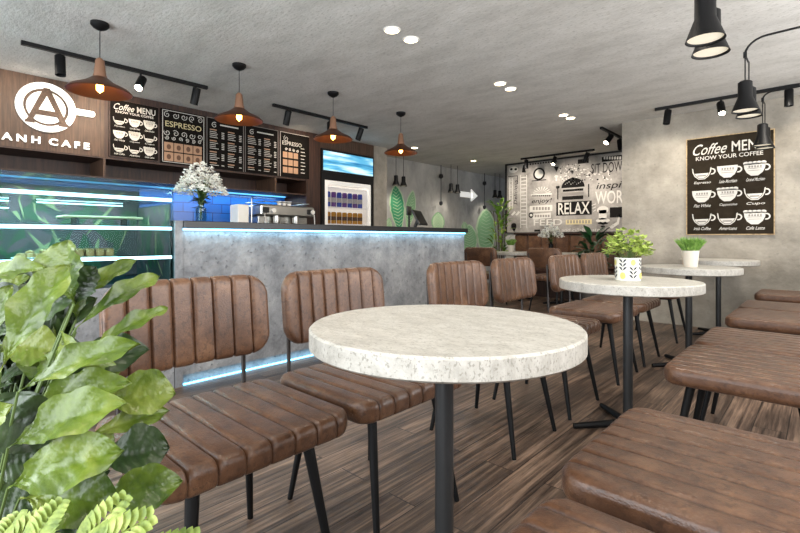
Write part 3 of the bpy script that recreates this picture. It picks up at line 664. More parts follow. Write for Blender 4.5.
# chef hat and moustache
mell(Wt, 603, 210, 5, 3.5); mbox(Wt, 599, 606.8, 210, 219.5); mell(Wt, 603, 220.5, 6, 2.2); mpoly(D, [(597.5, 223.5), (600.5, 221.6), (603, 222.6), (605.5, 221.6), (608.5, 223.5), (603, 224.6)], .006, .008)
mell(D, 603, 226.4, 2, .8, .006, .008); mbox(D, 534.5, 540.5, 229.6, 231.6)
mpoly(Wt, [(609, 227), (617, 222), (619, 214.5), (620.5, 215), (619, 224), (612, 229)])
rn = random.Random(12)
for i in range(150):                               # scattered small scrolls and dots at the top of the mural
    px = rn.uniform(560, 612); py = rn.uniform(165, 182) + max(0, (px - 590)) * .05
    if px > 590 and py < 173: continue
    mell(Wt if i % 3 else D, px, py - (px - 560) * .06, rn.uniform(.3, .9), rn.uniform(.3, .9))
for i in range(12): mell(D, 528 + i * 2.6, 164.6 - i * .3, .9, .8)
for k in range(3): mpoly(Wt, [(592 + k * .8, 205 + k * 3), (596, 203.5 + k * 3), (596, 204.3 + k * 3), (592 + k * .8, 205.8 + k * 3)])
D.build('dark_lettering', 'dark_ink', mu, 0); Wt.build('white_lettering', 'chalk_white', mu, 0); G.build('grey_drawing', 'grey_ink', mu, 0); GO.build('gold_banner', 'gold_ink', mu, 0)

# arrow sign, painted leaves on the left wall
a = onX(460, 195, XL)
t = empty('arrow_sign', (XL, onX(460, 195, XL).y, onX(468, 195, XL).z), 0, 'white arrow on the left concrete wall pointing right', 'sign', rot=ROTL)
AW = onX(477, 195, XL).y - a.y
MB().rect(0, AW * .68, -.055, .055, 0, .02).poly([(AW * .62, -.13), (AW, 0), (AW * .62, .13), (AW * .6, .1), (AW * .86, 0), (AW * .6, -.1)][0:3] , 0, .02).build('arrow', 'sign_white', t, 0)
lm = empty('painted_leaf_mural', (XL + .002, 5.5, 0), 0, 'glowing green leaves painted along the left concrete wall', 'mural', rot=ROTL)
def painted(px0, py0, px1, py1, wpx, m1, m2, nlobe=0):
    a = onX(px0, py0, XL); b = onX(px1, py1, XL); d = math.hypot(b.y - a.y, b.z - a.z)
    ux, uy = (b.y - a.y) / d, (b.z - a.z) / d; s = abs(onX(px0 + wpx / 2, py0, XL).y - onX(px0 - wpx / 2, py0, XL).y) / 2
    for sc_, m_, z in ((1, m2, .002), (.84, m1, .004)):
        pts = []
        for sg in (1, -1):
            for j in (range(0, 17) if sg > 0 else range(15, 0, -1)):
                t_ = j / 16; u = d * (.5 + (t_ - .5) * (sc_ * .5 + .5)); v = sg * s * sc_ * math.sin(PI * t_ ** 1.3) ** .7 * (1 + .05 * math.sin(j * 2.6))
                pts.append((a.y - 5.5 + ux * u - uy * v, a.z + uy * u + ux * v))
        MB().poly(pts, 0, z).build('painted_leaf', m_, lm, 0)
    q = MB()
    for j in range(3, 15):
        t_ = j / 16; w2 = s * .6 * math.sin(PI * t_ ** .8) ** .7
        for sg in (1, -1):
            x0 = a.y - 5.5 + ux * d * t_; y0 = a.z + uy * d * t_; x1 = x0 + ux * .05 - sg * uy * w2; y1 = y0 + uy * .05 + sg * ux * w2
            q.poly([(x0, y0 - .006), (x1, y1 - .004), (x1, y1 + .004), (x0, y0 + .006)], .004, .005)
    q.build('painted_veins', m2, lm, 0)
painted(400, 235, 395, 184, 15, 'mural_emerald', 'mural_mint'); painted(407, 232, 413, 190, 10, 'mural_green', 'mural_mint')
painted(388, 236, 389, 218, 7, 'mural_mint', 'mural_green'); painted(438, 236, 438, 212, 13, 'mural_mint', 'mural_green')
painted(470, 262, 469, 224, 16, 'mural_green', 'mural_mint'); painted(486, 262, 486, 208, 20, 'mural_green', 'mural_mint'); painted(465, 232, 464, 222, 6, 'mural_green', 'mural_mint')

# ---------------------------------------------------------------- ceiling fittings
def pendant(y, label):
    t = empty('copper_pendant', (-3.56, y, CEIL), 0, label, 'pendant lamp', 'copper pendants over the bar')
    MB().lathe([(.055, 0), (.055, -.018), (.04, -.035), (.012, -.05)], 20).build('ceiling_rose', 'black_metal', t)
    MB().tube([(0, 0, -.045), (0, 0, -.245)], .003, 6).build('cable', 'black', t)
    MB().lathe([(.012, -.235), (.026, -.25), (.036, -.34), (.045, -.37)], 20).build('neck', 'neck_wood', t)
    MB().lathe([(.045, -.365), (.09, -.40), (.172, -.44), (.192, -.462), (.188, -.465), (.168, -.446), (.09, -.408), (.04, -.375)], 40, cap=False).build('shade', 'copper', t)
    MB().lathe([(.016, -.375), (.016, -.39), (.022, -.42), (.021, -.45), (0, -.47)], 14).build('bulb', 'bulb', t)
    l = bpy.data.lights.new('pendant_light', 'POINT'); l.energy = 2.2; l.color = (1, .62, .3); l.shadow_soft_size = .03
    o = bpy.data.objects.new('pendant_light', l); C.objects.link(o); o.location = (-3.56, y, CEIL - .50)
for y, lb in zip((.90, 1.896, 2.887, 3.873), ('nearest copper dish pendant, in front of the cafe sign', 'second copper dish pendant, over the flower vase side of the bar', 'third copper dish pendant, just left of the drinks fridge', 'farthest copper dish pendant, by the concrete pillar')): pendant(y, lb)
for i, (px, py, lb) in enumerate([(392, 30, 'left of the nearest downlight pair'), (411, 39.5, 'right of the nearest downlight pair'), (500, 83.5, 'left of the middle downlight pair'), (510.5, 88.7, 'right of the middle downlight pair'),
                     (563.5, 115, 'left of the third downlight pair'), (570.5, 118, 'right of the third downlight pair'), (414.5, 147.7, 'single downlight above the counter end'), (473.5, 160.8, 'single downlight near the left concrete wall')]):
    p = onZ(px, py, CEIL)
    t = empty('downlight', p, 0, 'small round recessed ceiling light, ' + lb, 'ceiling light', 'recessed ceiling lights')
    MB().lathe([(.048, -.004), (.058, -.006), (.062, 0)], 28).build('rim', 'white', t)
    MB().lathe([(0, -.005), (.047, -.005)], 28).build('lens', 'down_lens', t)
    spot('downlight_lamp', (p.x, p.y, CEIL - .02), (p.x, p.y, 0), 18, (1, .9, .76), 2.2, .8, .05)
# unseen near grid and bare spots, the far ones added to brighten left wall
for (x, y) in ((-1.2, .4), (-2.2, .1), (-.6, 2.6), (-.3, 1.0), (-4.4, .6), (-4.4, 2.6), (-3.2, 6.9), (-4.3, 5.9), (-4.9, 7.2), (-4.6, 8.9)):
    spot('extra_spot', (x, y, CEIL - .02), (x, y, 0), 16, (1, .9, .76), 2.3, .8, .05)
def track(p0, p1, heads, label, drop=.03):
    a = onZ(*p0, CEIL - drop); b = onZ(*p1, CEIL - drop); d = (b - a).normalized(); L_ = (b - a).length; ang = math.atan2(d.y, d.x)
    if abs(abs(d.y) - 1) < .2: ang = math.copysign(PI / 2, d.y); 
    else: ang = 0 if d.x > 0 else PI
    t = empty('track_light', (a.x, a.y, CEIL), ang, label, 'track light')
    MB().box(0, L_, -.016, .016, -.03, 0).build('rail', 'black_metal', t, 0)
    for (u, tilt, pan, lit) in heads:
        e = Euler((0, tilt, pan)).to_matrix()
        h = MB().lathe([(.031, .07), (.035, .065), (.035, -.085), (.031, -.085), (.029, -.07), (0, -.07)], 18, (u * L_, 0, -.112), e)
        h.tube([(u * L_, 0, -.03), (u * L_, 0, -.075)], .009, 8)
        hd = h.build('lamp_head', 'black_metal', t)
        if lit:
            MB().lathe([(0, -.079), (.029, -.079)], 18, (u * L_, 0, -.112), e).build('lens', 'spot_lens', hd)
    return t
track((21, 44.5), (207, 89.6), [(.17, .12, 1.57, 0), (.58, -.75, -2.2, 1), (.92, .35, -1.4, 0)], 'black ceiling track with three spotlights above the menu boards, left')
track((273, 106.3), (368, 128.6), [(.13, .45, -1.7, 0), (.56, -.7, -2.2, 1), (.91, .5, -1.6, 0)], 'black ceiling track with three spotlights in front of the drinks fridge')
track((521, 160), (593.5, 150.3), [(.08, .0, 0, 0), (.48, -.6, -1.6, 1), (.9, .4, 0, 0)], 'black ceiling track in front of the relax mural')
track((655, 111), (800, 86.8), [(.1, .2, 1.2, 0), (.5, .6, 1.9, 1), (.935, 0, 0, 0)], 'black ceiling track above the coffee poster wall')
track((601, 129), (626, 141), [(.3, -.8, 2.8, 1), (.75, -.5, 3.6, 0)], 'short black ceiling track beside the corner of the right wall')
for (px, tg, pw) in ((122, (XL, 1.4, 1.9), 30), (43, (XL, .6, 1.9), 16), (326, (XL, 3.6, 1.9), 18)):
    p = onX(px, 60, -4.4); spot('track_lamp', (-4.5, p.y, 2.28), tg, pw, WARM, 1.5)
for x in (-4.0, -3.2, -2.3): spot('mural_lamp', (x, YM - .9, 2.3), (x, YM, 1.7), 46, (1, .9, .78), 1.5)
for x in (-1.4, -.9, -.2): spot('poster_lamp', (x, YB - .75, 2.3), (x, YB, 1.5), 22, (1, .92, .8), 1.6)
for y in (5.9, 7.3, 8.8): spot('leaf_lamp', (XL + .35, y, 1.86), (XL, y, 1.2), 5, (1, .93, .8), 1.9)

def cone_lamp(name, x, y, z, s, label, group, rod_top=None, parent=None):
    t = parent or empty(name, (x, y, z), 0, label, 'lamp', group)
    o_ = Vector((x, y, z)) - t.location if parent else Vector((0, 0, 0)); c = tuple(o_)
    MB().lathe([(.08 * s, 0), (.043 * s, .1 * s), (.042 * s, .2 * s), (.03 * s, .21 * s), (0, .21 * s), (0, .2 * s), (.038 * s, .18 * s), (.039 * s, .1 * s), (.074 * s, .003), (.08 * s, 0)], 30, c, cap=False).build('shade', 'black_metal', t)
    MB().lathe([(0, .012 * s), (.071 * s, .010 * s)], 28, c).build('diffuser', 'shade_lens', t)
    if rod_top: MB().tube([(c[0], c[1], c[2] + .2 * s), (c[0], c[1], rod_top - t.location.z)], .0045, 6).build('rod', 'black_metal', t)
    return t
def twin_lamp(p, q, zf, zt, label):
    t = cone_lamp('twin_cone_lamp', *p, 1.0, label, 'twin cone lamps over the tables', rod_top=zf)
    cone_lamp('', *q, 1.0, '', '', rod_top=zf, parent=t)
    z0 = zf - p[2]; k0 = zt - p[2]; rr = k0 - z0 - .005
    pts = [(0, q[1] - p[1], z0), (0, 0, z0)]
    MB().tube(pts, .006, 8).lathe([(0, -.02), (.011, -.02), (.011, .02), (0, .02)], 12, (0, 0, z0)).build('fork', 'black_metal', t)
    pts = [(0, 0, z0)]
    for k in range(1, 7):
        a = k * PI / 12; pts.append((rr * 1.2 * (1 - math.cos(a)), 0, z0 + rr * math.sin(a)))
    pts.append((XR - p[0], 0, zt + .012 - p[2]))
    MB().tube(pts, .0075, 8).build('gooseneck_arm', 'black_metal', t)
    MB().lathe([(0, 0), (.04, 0), (.04, .015), (0, .015)], 16, (XR - p[0] - .001, 0, zt - .02 - p[2] + .03), Euler((0, -PI / 2, 0)).to_matrix()).build('wall_plate', 'black_metal', t)
    for (x, y, z) in (p, q): spot('cone_lamp_light', (x, y, z), (x, y, 0), 7, (1, .93, .82), 1.7, .6, .05)
twin_lamp((-.40, 2.49, 1.906), (-.405, 2.655, 1.895), 2.28, 2.36, 'largest pair of black cone lamps, cropped by the top of the picture')
twin_lamp((-.405, 3.98, 1.885), (-.40, 4.15, 1.88), 2.277, 2.385, 'middle pair of black cone lamps hanging from one curved arm')
twin_lamp((-.435, 5.60, 1.89), (-.43, 5.77, 1.885), 2.33, 2.40, 'farthest pair of black cone lamps, in front of the coffee poster')
for (px, y_, lb) in ((396, 185, 'left lamp of the pair above the tall painted leaf'), (403.5, 185, 'right lamp of the pair above the tall painted leaf'), (451, 192.3, 'left lamp of the pair beside the arrow'), (457.5, 192.3, 'right lamp of the pair beside the arrow'),
                     (495, 198, 'left lamp of the far pair beside the mural edge'), (499.8, 198, 'right lamp of the far pair beside the mural edge')):
    p = onX(px, y_, XL + .3)
    cone_lamp('hanging_lamp', p.x, p.y, 1.9, .82, 'small dark cone pendant, ' + lb, 'small cone pendants by the left wall', rod_top=CEIL)
for (px, lb) in ((441, 'black hanging cord with knots left of the arrow'), (484.5, 'black hanging cord with knots right of the arrow')):
    p = onX(px, 200, XL + .12)
    t = empty('socket_pendant', (p.x, p.y, CEIL), 0, lb, 'cord', 'hanging cords')
    MB().tube([(0, 0, 0), (0, 0, -.75)], .008, 6).build('cord', 'black', t)
    MB().lathe([(0, -.16), (.04, -.19), (.045, -.24), (0, -.28)], 12).lathe([(0, -.7), (.035, -.72), (.035, -.77), (0, -.8)], 12).build('socket', 'black', t)

# ---------------------------------------------------------------- tables
TZ = .781
def make_table(loc, label, r=.343, group='round stone topped tables in a row'):
    t = empty('cafe_table', loc, 0, label, 'table', group)
    MB().lathe([(0, TZ - .05), (r - .006, TZ - .05), (r, TZ - .045), (r, TZ - .005), (r - .005, TZ), (0, TZ)], 96).build('tabletop', 'table_stone', t)
    MB().lathe([(.024, .02), (.024, TZ - .06)], 24).build('pole', 'pole_metal', t)
    MB().lathe([(.0, TZ - .062), (.12, TZ - .062), (.12, TZ - .05), (0, TZ - .05)], 24).build('top_plate', 'black_metal', t)
    b = MB()
    for k in range(4):
        a = PI / 4 + k * PI / 2; b.tube([(0, 0, .03), (.29 * math.cos(a), .29 * math.sin(a), .016)], [.022, .014], 10)
    b.lathe([(0, .05), (.04, .045), (.05, .0), (0, 0)], 18); b.build('cross_base', 'black_metal', t)
    return t
t0 = make_table((-.721, .95, 0), 'round pale stone table nearest the viewer, bare top')
for loc, lb in (((-.762, 2.60, 0), 'round stone table carrying the patterned plant pot'), ((-.775, 4.155, 0), 'round stone table carrying the plain cream pot'), ((-.804, 5.72, 0), 'round stone table farthest back by the concrete wall')):
    dup(t0, loc, label=lb)

# ---------------------------------------------------------------- chairs
def cushion(W, A, B, rc, nch, rB=.026, g=.004, sgn=1, wav=0):
    """channelled pad: length W along y, half size A along a, half thickness B along b -> list of loops in (a, y, b)"""
    ys = []
    cw = W / nch
    for c in range(nch):
        for t in (0, .035, .1, .25, .5, .75, .9, .965): ys.append((-W / 2 + (c + t) * cw, t, c))
    ys.append((W / 2, 0, nch))
    ext = []
    for k in range(1, 7): ext.append(-W / 2 + cw * .999 * 0 + rB * (1 - math.cos(k * PI / 12)) * .5)
    ys = sorted(ys + [(y, .5, -1) for y in ext] + [(-y, .5, -1) for y in ext]); loops = []
    for (y, t, c) in ys:
        e = W / 2 - abs(y)
        a = A - (rc - math.sqrt(max(rc * rc - (rc - e) ** 2, 0)) if e < rc else 0)
        b = B if e >= rB else B * (.25 + .75 * math.sqrt(max(1 - ((rB - e) / rB) ** 2, 0)))
        seam = 0
        if c >= 0 and e > .001: dd = min(t, 1 - t) * cw; seam = math.exp(-(dd / .003) ** 2) * .0095 + g * (1 - math.sin(PI * min(max(t, 0), 1)) ** .35)
        elif e > .001: seam = g * .4
        else: seam = 0
        r = min(rB, b * .98, a * .5); pts = []
        at = a - seam * .6; bt = b - seam
        for k in range(12): pts.append((-at + r + (2 * at - 2 * r) * k / 11, y, bt + wav * math.cos(PI * .5 * (k / 11 * 2 - 1))))
        for k in range(1, 6): q = PI / 2 - k * PI / 10; pts.append((at - r + r * math.cos(q), y, bt - r + r * math.sin(q)))
        for k in range(0, 6): q = -k * PI / 10; pts.append((at - r + r * math.cos(q), y, -b + r + r * math.sin(q)))
        for k in range(0, 6): q = -PI / 2 - k * PI / 10; pts.append((-at + r + r * math.cos(q), y, -b + r + r * math.sin(q)))
        for k in range(0, 5): q = PI - k * PI / 10; pts.append((-at + r + r * math.cos(q), y, bt - r + r * math.sin(q)))
        loops.append(pts)
    n = len(loops[0]); vs = [p for L_ in loops for p in L_]; fs = []
    for i in range(len(loops) - 1):
        for k in range(n): j = (k + 1) % n; fs.append((i * n + k, (i + 1) * n + k, (i + 1) * n + j, i * n + j))
    fs.append(tuple(range(n))); fs.append(tuple((len(loops) - 1) * n + k for k in range(n - 1, -1, -1)))
    return vs, fs
def make_chair():
    t = empty('cafe_chair', (0, 0, 0), 0, 'x', 'chair', 'channel stitched leather chairs')
    vs, fs = cushion(.56, .252, .036, .07, 8, .026, .0035)
    MB().add([(a + .006, y, b + .458) for a, y, b in vs], fs).build('seat', 'leather', t, 50)
    MB().box(-.19, .19, -.2, .2, .405, .424, .004).build('seat_frame', 'black_metal', t)
    vs, fs = cushion(.52, .138, .026, .075, 8, .022, .003)
    P = []
    for a, y, b in vs:    # a -> vertical, b -> forward, gentle curve and lean
        P.append((-.228 + b - .025 * (a / .14) * .6 + .025 * (y / .265) ** 2, y, .735 + a))
    q = MB().add(P, [f[::-1] for f in fs]); q.build('backrest', 'leather', t, 50)
    for s in (-1, 1):
        MB().tube([(.17, s * .165, .41), (.245, s * .212, 0)], [.017, .010], 12).build('leg', 'black_metal', t)
        MB().tube([(-.17, s * .165, .41), (-.235, s * .212, 0)], [.017, .010], 12).build('leg', 'black_metal', t)
        MB().tube([(-.1, s * .2, .415), (-.215, s * .2, .413), (-.245, s * .2, .425), (-.26, s * .2, .46), (-.262, s * .2, .6), (-.27, s * .2, .80)], .0075, 10).build('back_tube', 'tube_metal', t)
    return t
ch = make_chair()
CX = -1.275
chairs = [(CX, .635, 0, 'brown leather chair nearest the leafy plant'), (CX, 1.225, 0, 'brown leather chair behind the left edge of the nearest table'),
          (CX, 2.09, 0, 'brown leather chair in front of the bar end, left of its pair'), (CX, 2.71, 0, 'brown leather chair with its seat just beyond the nearest table'),
          (CX, 3.52, 0, 'brown leather chair tucked behind the patterned pot table'), (CX, 4.14, 0, 'brown leather chair standing between the patterned pot table and the wall'),
          (CX, 5.22, 0, 'brown leather chair mostly hidden behind the patterned pot plant'),
          (-.155, .62, PI, 'nearest right hand leather chair, cropped at the bottom edge'), (-.185, 1.25, PI, 'second right hand leather chair from the front, largest seat in view'),
          (-.225, 2.33, PI, 'third right hand leather chair from the front'), (-.225, 2.93, PI, 'fourth right hand leather chair from the front'),
          (-.225, 3.90, PI, 'fifth right hand leather chair from the front'), (-.225, 4.50, PI, 'sixth right hand leather chair from the front'), (-.225, 5.62, PI, 'farthest right hand leather chair, against the concrete wall')]
for i, (x, y, rz, lb) in enumerate(chairs):
    if i == 0: ch.location = (x, y, 0); ch['label'] = lb
    else: dup(ch, (x, y, 0), rz, lb)
dup(ch, (-2.78, 6.13, 0), PI / 2 - .1, 'dark brown chair drawn up to the tables in front of the long bench')
dup(ch, (-3.72, 5.95, 0), PI / 2 + .1, 'dark brown chair just past the end of the bar counter')

# far seating group
bn = empty('banquette', (-4.3, YM - .52, 0), 0, 'long brown leather bench with panelled back under the mural', 'bench')
BW = 2.38
MB().box(0, BW, 0, .5, 0, .38).build('base', 'dark_wood', bn, 0)
MB().box(0, BW, 0, .42, .38, .48, .03).build('seat', 'leather_dark', bn)
for k in range(9):
    w_ = BW / 9; MB().box(k * w_ + .003, (k + 1) * w_ - .003, .38, .5, .48, 1.08, .025).build('back_panel', 'leather', bn)
MB().box(0, BW, .36, .51, 1.08, 1.10).build('top_rail', 'dark_wood', bn, 0)
dup(t0, (-3.74, 6.85, 0), label='far left round table with a small potted grass, by the bench', group='far tables by the bench')
dup(t0, (-2.95, 6.85, 0), label='far right round table with white flowers, by the bench', group='far tables by the bench')

# ---------------------------------------------------------------- potted plants
def herb(name, loc, pot_r, pot_h, label, kind):
    t = empty(name, loc, 0, label, 'potted plant'); rn = random.Random(hash(name) % 1 + int(loc[1] * 10))
    rt = pot_r; rb = pot_r * (.97 if kind == 'pattern' else .8)
    MB().lathe([(0, 0), (rb, 0), (rt, pot_h), (rt * .93, pot_h), (rt * .92, pot_h - .012), (0, pot_h - .012)], 36).build('pot', 'pot_white' if kind == 'pattern' else 'pot_cream', t)
    MB().lathe([(0, pot_h - .011), (rt * .9, pot_h - .011)], 20).build('soil', 'soil', t)
    if kind == 'pattern':
        q = MB(); y = MB()
        def cyl(pts, mb, rr):
            o = len(mb.v); mb.add([(rr * math.cos(a), rr * math.sin(a), z) for a, z in pts], [tuple(range(len(pts)))])
        for c in range(8):
            a0 = -PI / 2 - .1 + c * 2 * PI / 8
            if c % 2 == 0:
                for r_ in range(3):
                    z = pot_h * (.48 + .17 * r_)
                    for s in (-1, 1): cyl([(a0, z - .004), (a0 + s * .12, z + .0), (a0 + s * .3, z + .012), (a0 + s * .26, z + .016), (a0 + s * .1, z + .012)][::s], q, rt * 1.015)
                cyl([(a0 + .22 * math.cos(k * PI / 8), pot_h * .22 + .018 * math.sin(k * PI / 8)) for k in range(16)], y, rt * 1.012)
            else:
                for r_ in range(3):
                    z = pot_h * (.14 + .17 * r_)
                    for s in (-1, 1): cyl([(a0, z - .004), (a0 + s * .12, z + .0), (a0 + s * .3, z + .012), (a0 + s * .26, z + .016), (a0 + s * .1, z + .012)][::s], q, rt * 1.015)
                cyl([(a0 + .2 * math.cos(k * PI / 8), pot_h * .8 + .016 * math.sin(k * PI / 8)) for k in range(16)], y, rt * 1.012)
        q.build('leaf_pattern', 'pot_navy', t, 0); y.build('yellow_pattern', 'pot_yellow', t, 0)
    lf = MB(); st = MB()
    if kind == 'pattern':
        for i in range(330):
            a = rn.uniform(0, 2 * PI); u = rn.random() ** .5; rr = u * .105; z = pot_h + .01 + (1 - .7 * u * u) * rn.uniform(.15, 1) * .145
            if z < pot_h + .02 and rr < pot_r: z += .02
            c = Vector((rr * math.cos(a), rr * math.sin(a), z)); d = Vector((math.cos(a + rn.uniform(-.8, .8)), math.sin(a + rn.uniform(-.8, .8)), rn.uniform(-.5, .9))).normalized()
            l_ = rn.uniform(.018, .036); sd = d.cross(Vector((rn.uniform(-.4, .4), rn.uniform(-.4, .4), 1))).normalized() * l_ * .38; up = sd.cross(d).normalized() * l_ * .12
            lf.add([c, c + d * l_ * .35 + sd - up, c + d * l_ * .8 + sd * .8 - up, c + d * l_ * 1.1, c + d * l_ * .8 - sd * .8 - up, c + d * l_ * .35 - sd - up], [(0, 1, 2, 3), (0, 3, 4, 5)])
            if i % 8 == 0: st.tube([(c.x * .2, c.y * .2, pot_h - .012), c], .0015, 4)
    else:
        for i in range(760 if kind == 'grass' else 300):
            a = rn.uniform(0, 2 * PI); r0 = rn.random() ** .5 * rt * .8; th = rn.random() ** .6 * .62; l_ = rn.uniform(.08, .14)
            b = Vector((r0 * math.cos(a), r0 * math.sin(a), pot_h - .012)); d = Vector((math.sin(th) * math.cos(a), math.sin(th) * math.sin(a), math.cos(th)))
            sd = d.cross(Vector((rn.uniform(-1, 1), rn.uniform(-1, 1), .3))).normalized() * .0028
            m1 = b + d * l_ * .6; tip = b + d * l_ + Vector((0, 0, -.01))
            lf.add([b - sd, b + sd, m1 + sd, m1 - sd], [(0, 1, 2, 3)]); lf.add([m1 - sd * 1.6, m1 + sd * 1.6, tip], [(0, 1, 2)])
    if kind == 'pattern': st.build('stems', 'stem', t)
    lf.build('foliage', 'herb' if kind == 'pattern' else 'herb_grass', t, 0)
    return t
herb('potted_herb', (-.762, 2.60, TZ), .064, .118, 'bushy light green plant in a white pot with navy leaf pattern', 'pattern')
herb('potted_grass', (-.765, 4.155, TZ), .06, .125, 'small grassy green plant in a plain cream pot on the third table', 'grass')
gp = onY(511, 250, 6.8); herb('small_potted_grass', (gp.x, 6.8, TZ), .05, .11, 'small grass plant in white pot on the far left table', 'small')
vp = onY(551, 250, 6.8); flowers('far_flower_vase', (vp.x, 6.8, TZ), .16, .035, .19, .47, 'white flowers in a dark vase on the far right table', 160, 'black_metal', .02, 9)

def blade(mb, B, T, wd, nrm, arch=.12, wave=.02, nl=12, nw=4, seed=0, curl=.18, stalk=.12, peak=.62):
    rn = random.Random(seed); B = Vector(B); T = Vector(T); ax = T - B; L_ = ax.length; ax.normalize()
    sd = ax.cross(Vector(nrm)).normalized(); up = sd.cross(ax).normalized(); ph = rn.uniform(0, 6)
    vs = []; fs = []
    for i in range(nl + 1):
        t = i / nl
        if t < stalk: w_ = .04
        else:
            u = (t - stalk) / (1 - stalk); w_ = max(math.sin(PI * u ** (math.log(.5) / math.log(peak))) ** .75, .02 if i < nl else .0)
        c = B + ax * L_ * t + up * L_ * arch * math.sin(PI * t * .95)
        for j in range(-nw, nw + 1):
            s = j / nw; wv = math.sin(t * 17 + ph + s * 2) * wave * L_ * abs(s) ** 1.5 * (1 if t > .2 else 0)
            vein = .022 * wd * math.cos((t * 7 - abs(s) * 1.6) * 2 * PI)
            vs.append(c + sd * wd / 2 * w_ * s * (1 + .03 * math.sin(t * 23 + ph)) + up * (abs(s) * wd * curl * w_ + wv + vein * (1 if t > stalk else 0)))
    m_ = 2 * nw + 1
    for i in range(nl):
        for j in range(m_ - 1): fs.append((i * m_ + j, i * m_ + j + 1, (i + 1) * m_ + j + 1, (i + 1) * m_ + j))
    o = len(mb.v); mb.add(vs, fs)
# leafy foreground plant
PX, PY = -1.02, .09
pl = empty('foreground_plant', (PX, PY, 0), 0, 'large leafy green plant filling the lower left corner', 'plant')
MB().lathe([(0, 0), (.11, 0), (.14, .30), (.15, .30), (.15, .33), (.135, .33), (.13, .30), (0, .30)], 32).build('pot', 'terracotta', pl)
MB().lathe([(0, .302), (.128, .302)], 20).build('soil', 'soil', pl)
LEAVES = [  # base px, tip px, width px, depth base, depth tip, material, arch, tilt
 (74, 304, 68, 240, 44, .80, .80, 0, .05, 0), (76, 328, 160, 277, 16, .80, .92, 0, .14, .3), (86, 352, 168, 309, 14, .80, .90, 0, .1, .3), (0, 372, 72, 264, 30, .66, .72, 0, .1, .2),
 (72, 303, 138, 260, 14, .82, .86, 0, .08, .2), (-20, 285, 48, 270, 18, .8, .78, 0, .16, .5), (-8, 300, 30, 276, 16, .86, .88, 0, .1, .2), (76, 332, 46, 278, 32, .86, .90, 1, .05, 0),
 (18, 392, 142, 345, 24, .72, .74, 0, .12, .5), (60, 372, 150, 350, 30, .84, .88, 1, .1, .4), (20, 415, 132, 383, 30, .78, .80, 0, .12, .5), (8, 448, 128, 404, 36, .68, .70, 0, .14, .5),
 (100, 402, 176, 394, 34, .84, .88, 0, .14, .5), (84, 438, 170, 411, 17, .82, .88, 0, .1, .4), (96, 462, 170, 448, 36, .80, .84, 1, .12, .5), (8, 488, 124, 450, 42, .66, .68, 0, .14, .5),
 (20, 498, 120, 503, 40, .66, .68, 0, .06, .6), (92, 508, 183, 481, 32, .74, .78, 0, .14, .5), (-14, 400, 62, 436, 40, .74, .76, 1, .14, .4), (70, 350, 30, 330, 36, .84, .84, 1, .1, .3),
 (-10, 360, 12, 285, 22, .78, .8, 0, .1, .2), (-20, 440, 14, 405, 26, .68, .66, 0, .1, .3), (30, 480, 70, 430, 28, .78, .8, 1, .1, .3), (50, 500, 110, 470, 26, .8, .82, 1, .1, .3), (0, 345, 60, 352, 30, .8, .82, 0, .1, .4),
 (76, 320, 88, 285, 18, .84, .86, 0, .05, 0), (64, 380, 120, 372, 26, .8, .84, 0, .1, .4), (20, 540, 96, 512, 36, .66, .68, 1, .1, .4), (-20, 520, 40, 500, 34, .7, .72, 1, .1, .3), (-10, 470, 40, 455, 30, .74, .76, 1, .1, .3)]
rn = random.Random(21)
for i in range(26):
    bx = rn.uniform(-10, 80); by = rn.uniform(300, 500); LEAVES.append((bx, by, bx + rn.uniform(-40, 62), by - rn.uniform(-5, 62), rn.uniform(20, 36), .82, rn.uniform(.78, .86), i % 2, .12, rn.uniform(0, .5)))
for i in range(56):
    bx = rn.uniform(-30, 50); by = rn.uniform(300, 530); LEAVES.append((bx, by, bx + rn.uniform(10, 62), by - rn.uniform(-10, 55), rn.uniform(22, 38), .88, rn.uniform(.86, .94), 1, .1, .4))
top = Vector((0, 0, .32)); off = Vector((PX, PY, 0)); view = -F
stems = MB()
for i, (bx, by, tx, ty, wpx, d0, d1, dk, arch, tilt) in enumerate(LEAVES):
    B = atd(bx, by, d0); T = atd(tx, ty, d1); wd = wpx / FX * (d0 + d1) / 2
    nrm = (view + Vector((0, 0, .25 + tilt)) + R * rn.uniform(-.35, .35)).normalized()
    q = MB(); blade(q, B - off, T - off, wd * 1.35, nrm, arch * .8, .035, 30, 6, i, .24, .06, .6)
    q.build('leaf', 'leaf_dark' if dk else 'leaf', pl, 60)
    if i < 30 or i % 5 == 0:
        b = B - off; zb = max(b.z, .45); stems.tube([(rn.uniform(-.03, .03), rn.uniform(-.03, .03), .3), (b.x * .35, b.y * .35, .3 + (b.z - .3) * .6), b], [.004, .003, .002], 6)
stems.build('stems', 'stem', pl)
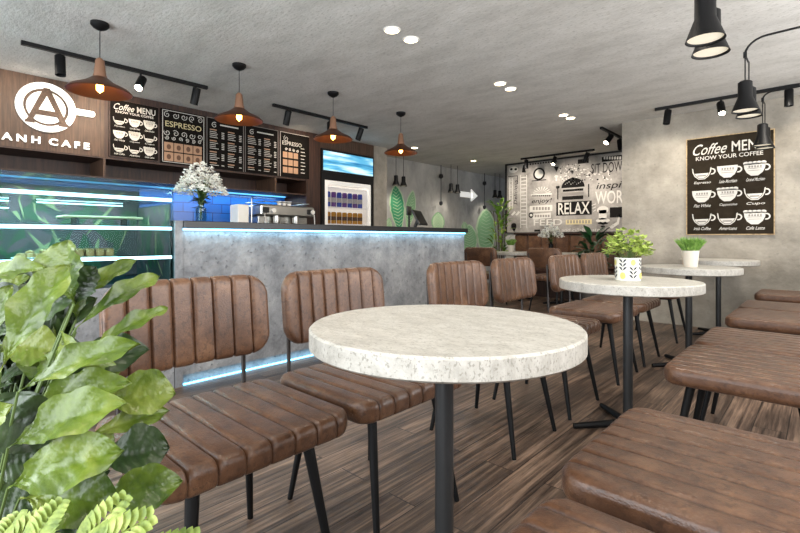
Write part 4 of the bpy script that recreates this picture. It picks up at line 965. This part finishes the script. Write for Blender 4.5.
# feathery lighter plant at the very bottom of the picture
fn = empty('feathery_plant', (-.72, .13, 0), 0, 'pale feathery leaved plant at the bottom edge below the big leaves', 'plant')
MB().lathe([(0, 0), (.09, 0), (.11, .26), (.12, .26), (.12, .28), (.1, .28), (.1, .26), (0, .26)], 28).build('pot', 'terracotta', fn)
off2 = Vector((-.72, .13, 0)); st = MB(); DY = 12
for i, (bx, by, tx, ty, wpx) in enumerate([(30, 560, 62, 492, 34), (70, 560, 125, 486, 34), (100, 560, 196, 524, 34), (60, 560, 150, 505, 40), (10, 560, 20, 505, 34), (30, 570, 60, 515, 34), (90, 570, 170, 530, 30), (-10, 560, 50, 500, 30), (60, 575, 105, 520, 36)]):
    d = .60 + .02 * (i % 3); B = atd(bx, by + DY, d) - off2; T = atd(tx, ty + DY, d + .03) - off2; ax = (T - B); L_ = ax.length; ax.normalize(); sd = ax.cross(view + Vector((0, 0, .4))).normalized(); up = sd.cross(ax)
    q = MB(); wd = wpx / FX * d
    for k in range(11):
        t_ = .18 + .8 * k / 10
        c = B + ax * L_ * t_ + up * .02 * math.sin(PI * t_)
        for s in (-1, 1):
            tip = c + (sd * s * .9 + ax * .75).normalized() * wd * .62 * math.sin(PI * (t_ * .8 + .12)) ** .6
            q2 = MB(); blade(q, c, tip, wd * .26, up, .08, .02, 5, 1, i * 20 + k, .1, 0, .5)
    q.tube([B, B + ax * L_ * .5 + up * .02, T], [.003, .002, .001], 5)
    q.build('leaf', 'herb', fn, 60); st.tube([(0, 0, .255), tuple(B)], .003, 5)
st.build('stems', 'stem', fn)

# shrub beside the mural, dark plant beyond the patterned pot
def shrub(name, loc, h0, h1, rad, n, lsize, m, label, seed, droop=0, upright=.4):
    t = empty(name, loc, 0, label, 'plant'); rn = random.Random(seed)
    MB().lathe([(0, 0), (.13, 0), (.17, .32), (.155, .32), (.15, .29), (0, .29)], 24).build('pot', 'terracotta', t)
    st = MB(); lf = MB()
    for i in range(7):
        a = i * 2.4; st.tube([(0.02 * math.cos(a), .02 * math.sin(a), .285), (rad * .3 * math.cos(a), rad * .3 * math.sin(a), h1 * .6), (rad * .5 * math.cos(a), rad * .5 * math.sin(a), h1 * .92)], .006, 5)
    for i in range(n):
        a = rn.uniform(0, 2 * PI); z = rn.uniform(h0, h1); rr = rad * rn.uniform(.1, .6); B = Vector((rr * math.cos(a), rr * math.sin(a), z))
        d = Vector((math.cos(a), math.sin(a), rn.uniform(-.5, .9) + upright - droop)).normalized(); l_ = lsize * rn.uniform(.7, 1.2)
        blade(lf, B, B + d * l_, l_ * .34, (0, 0, 1) if abs(d.z) < .9 else (1, 0, 0), .1 - droop * .0, .02, 6, 2, i, .1, .05, .5)
    st.build('stems', 'stem_brown', t); lf.build('foliage', m, t)
shrub('leafy_shrub', (-4.22, 7.2, 0), .7, 1.62, .26, 110, .16, 'shrub_leaf', 'tall yellow green potted shrub at the left end of the bench', 5)
shrub('broad_leaf_plant', (-2.34, 6.45, 0), .42, 1.0, .18, 60, .24, 'broad_leaf', 'dark green broad leaved plant behind the patterned pot', 6, .2)
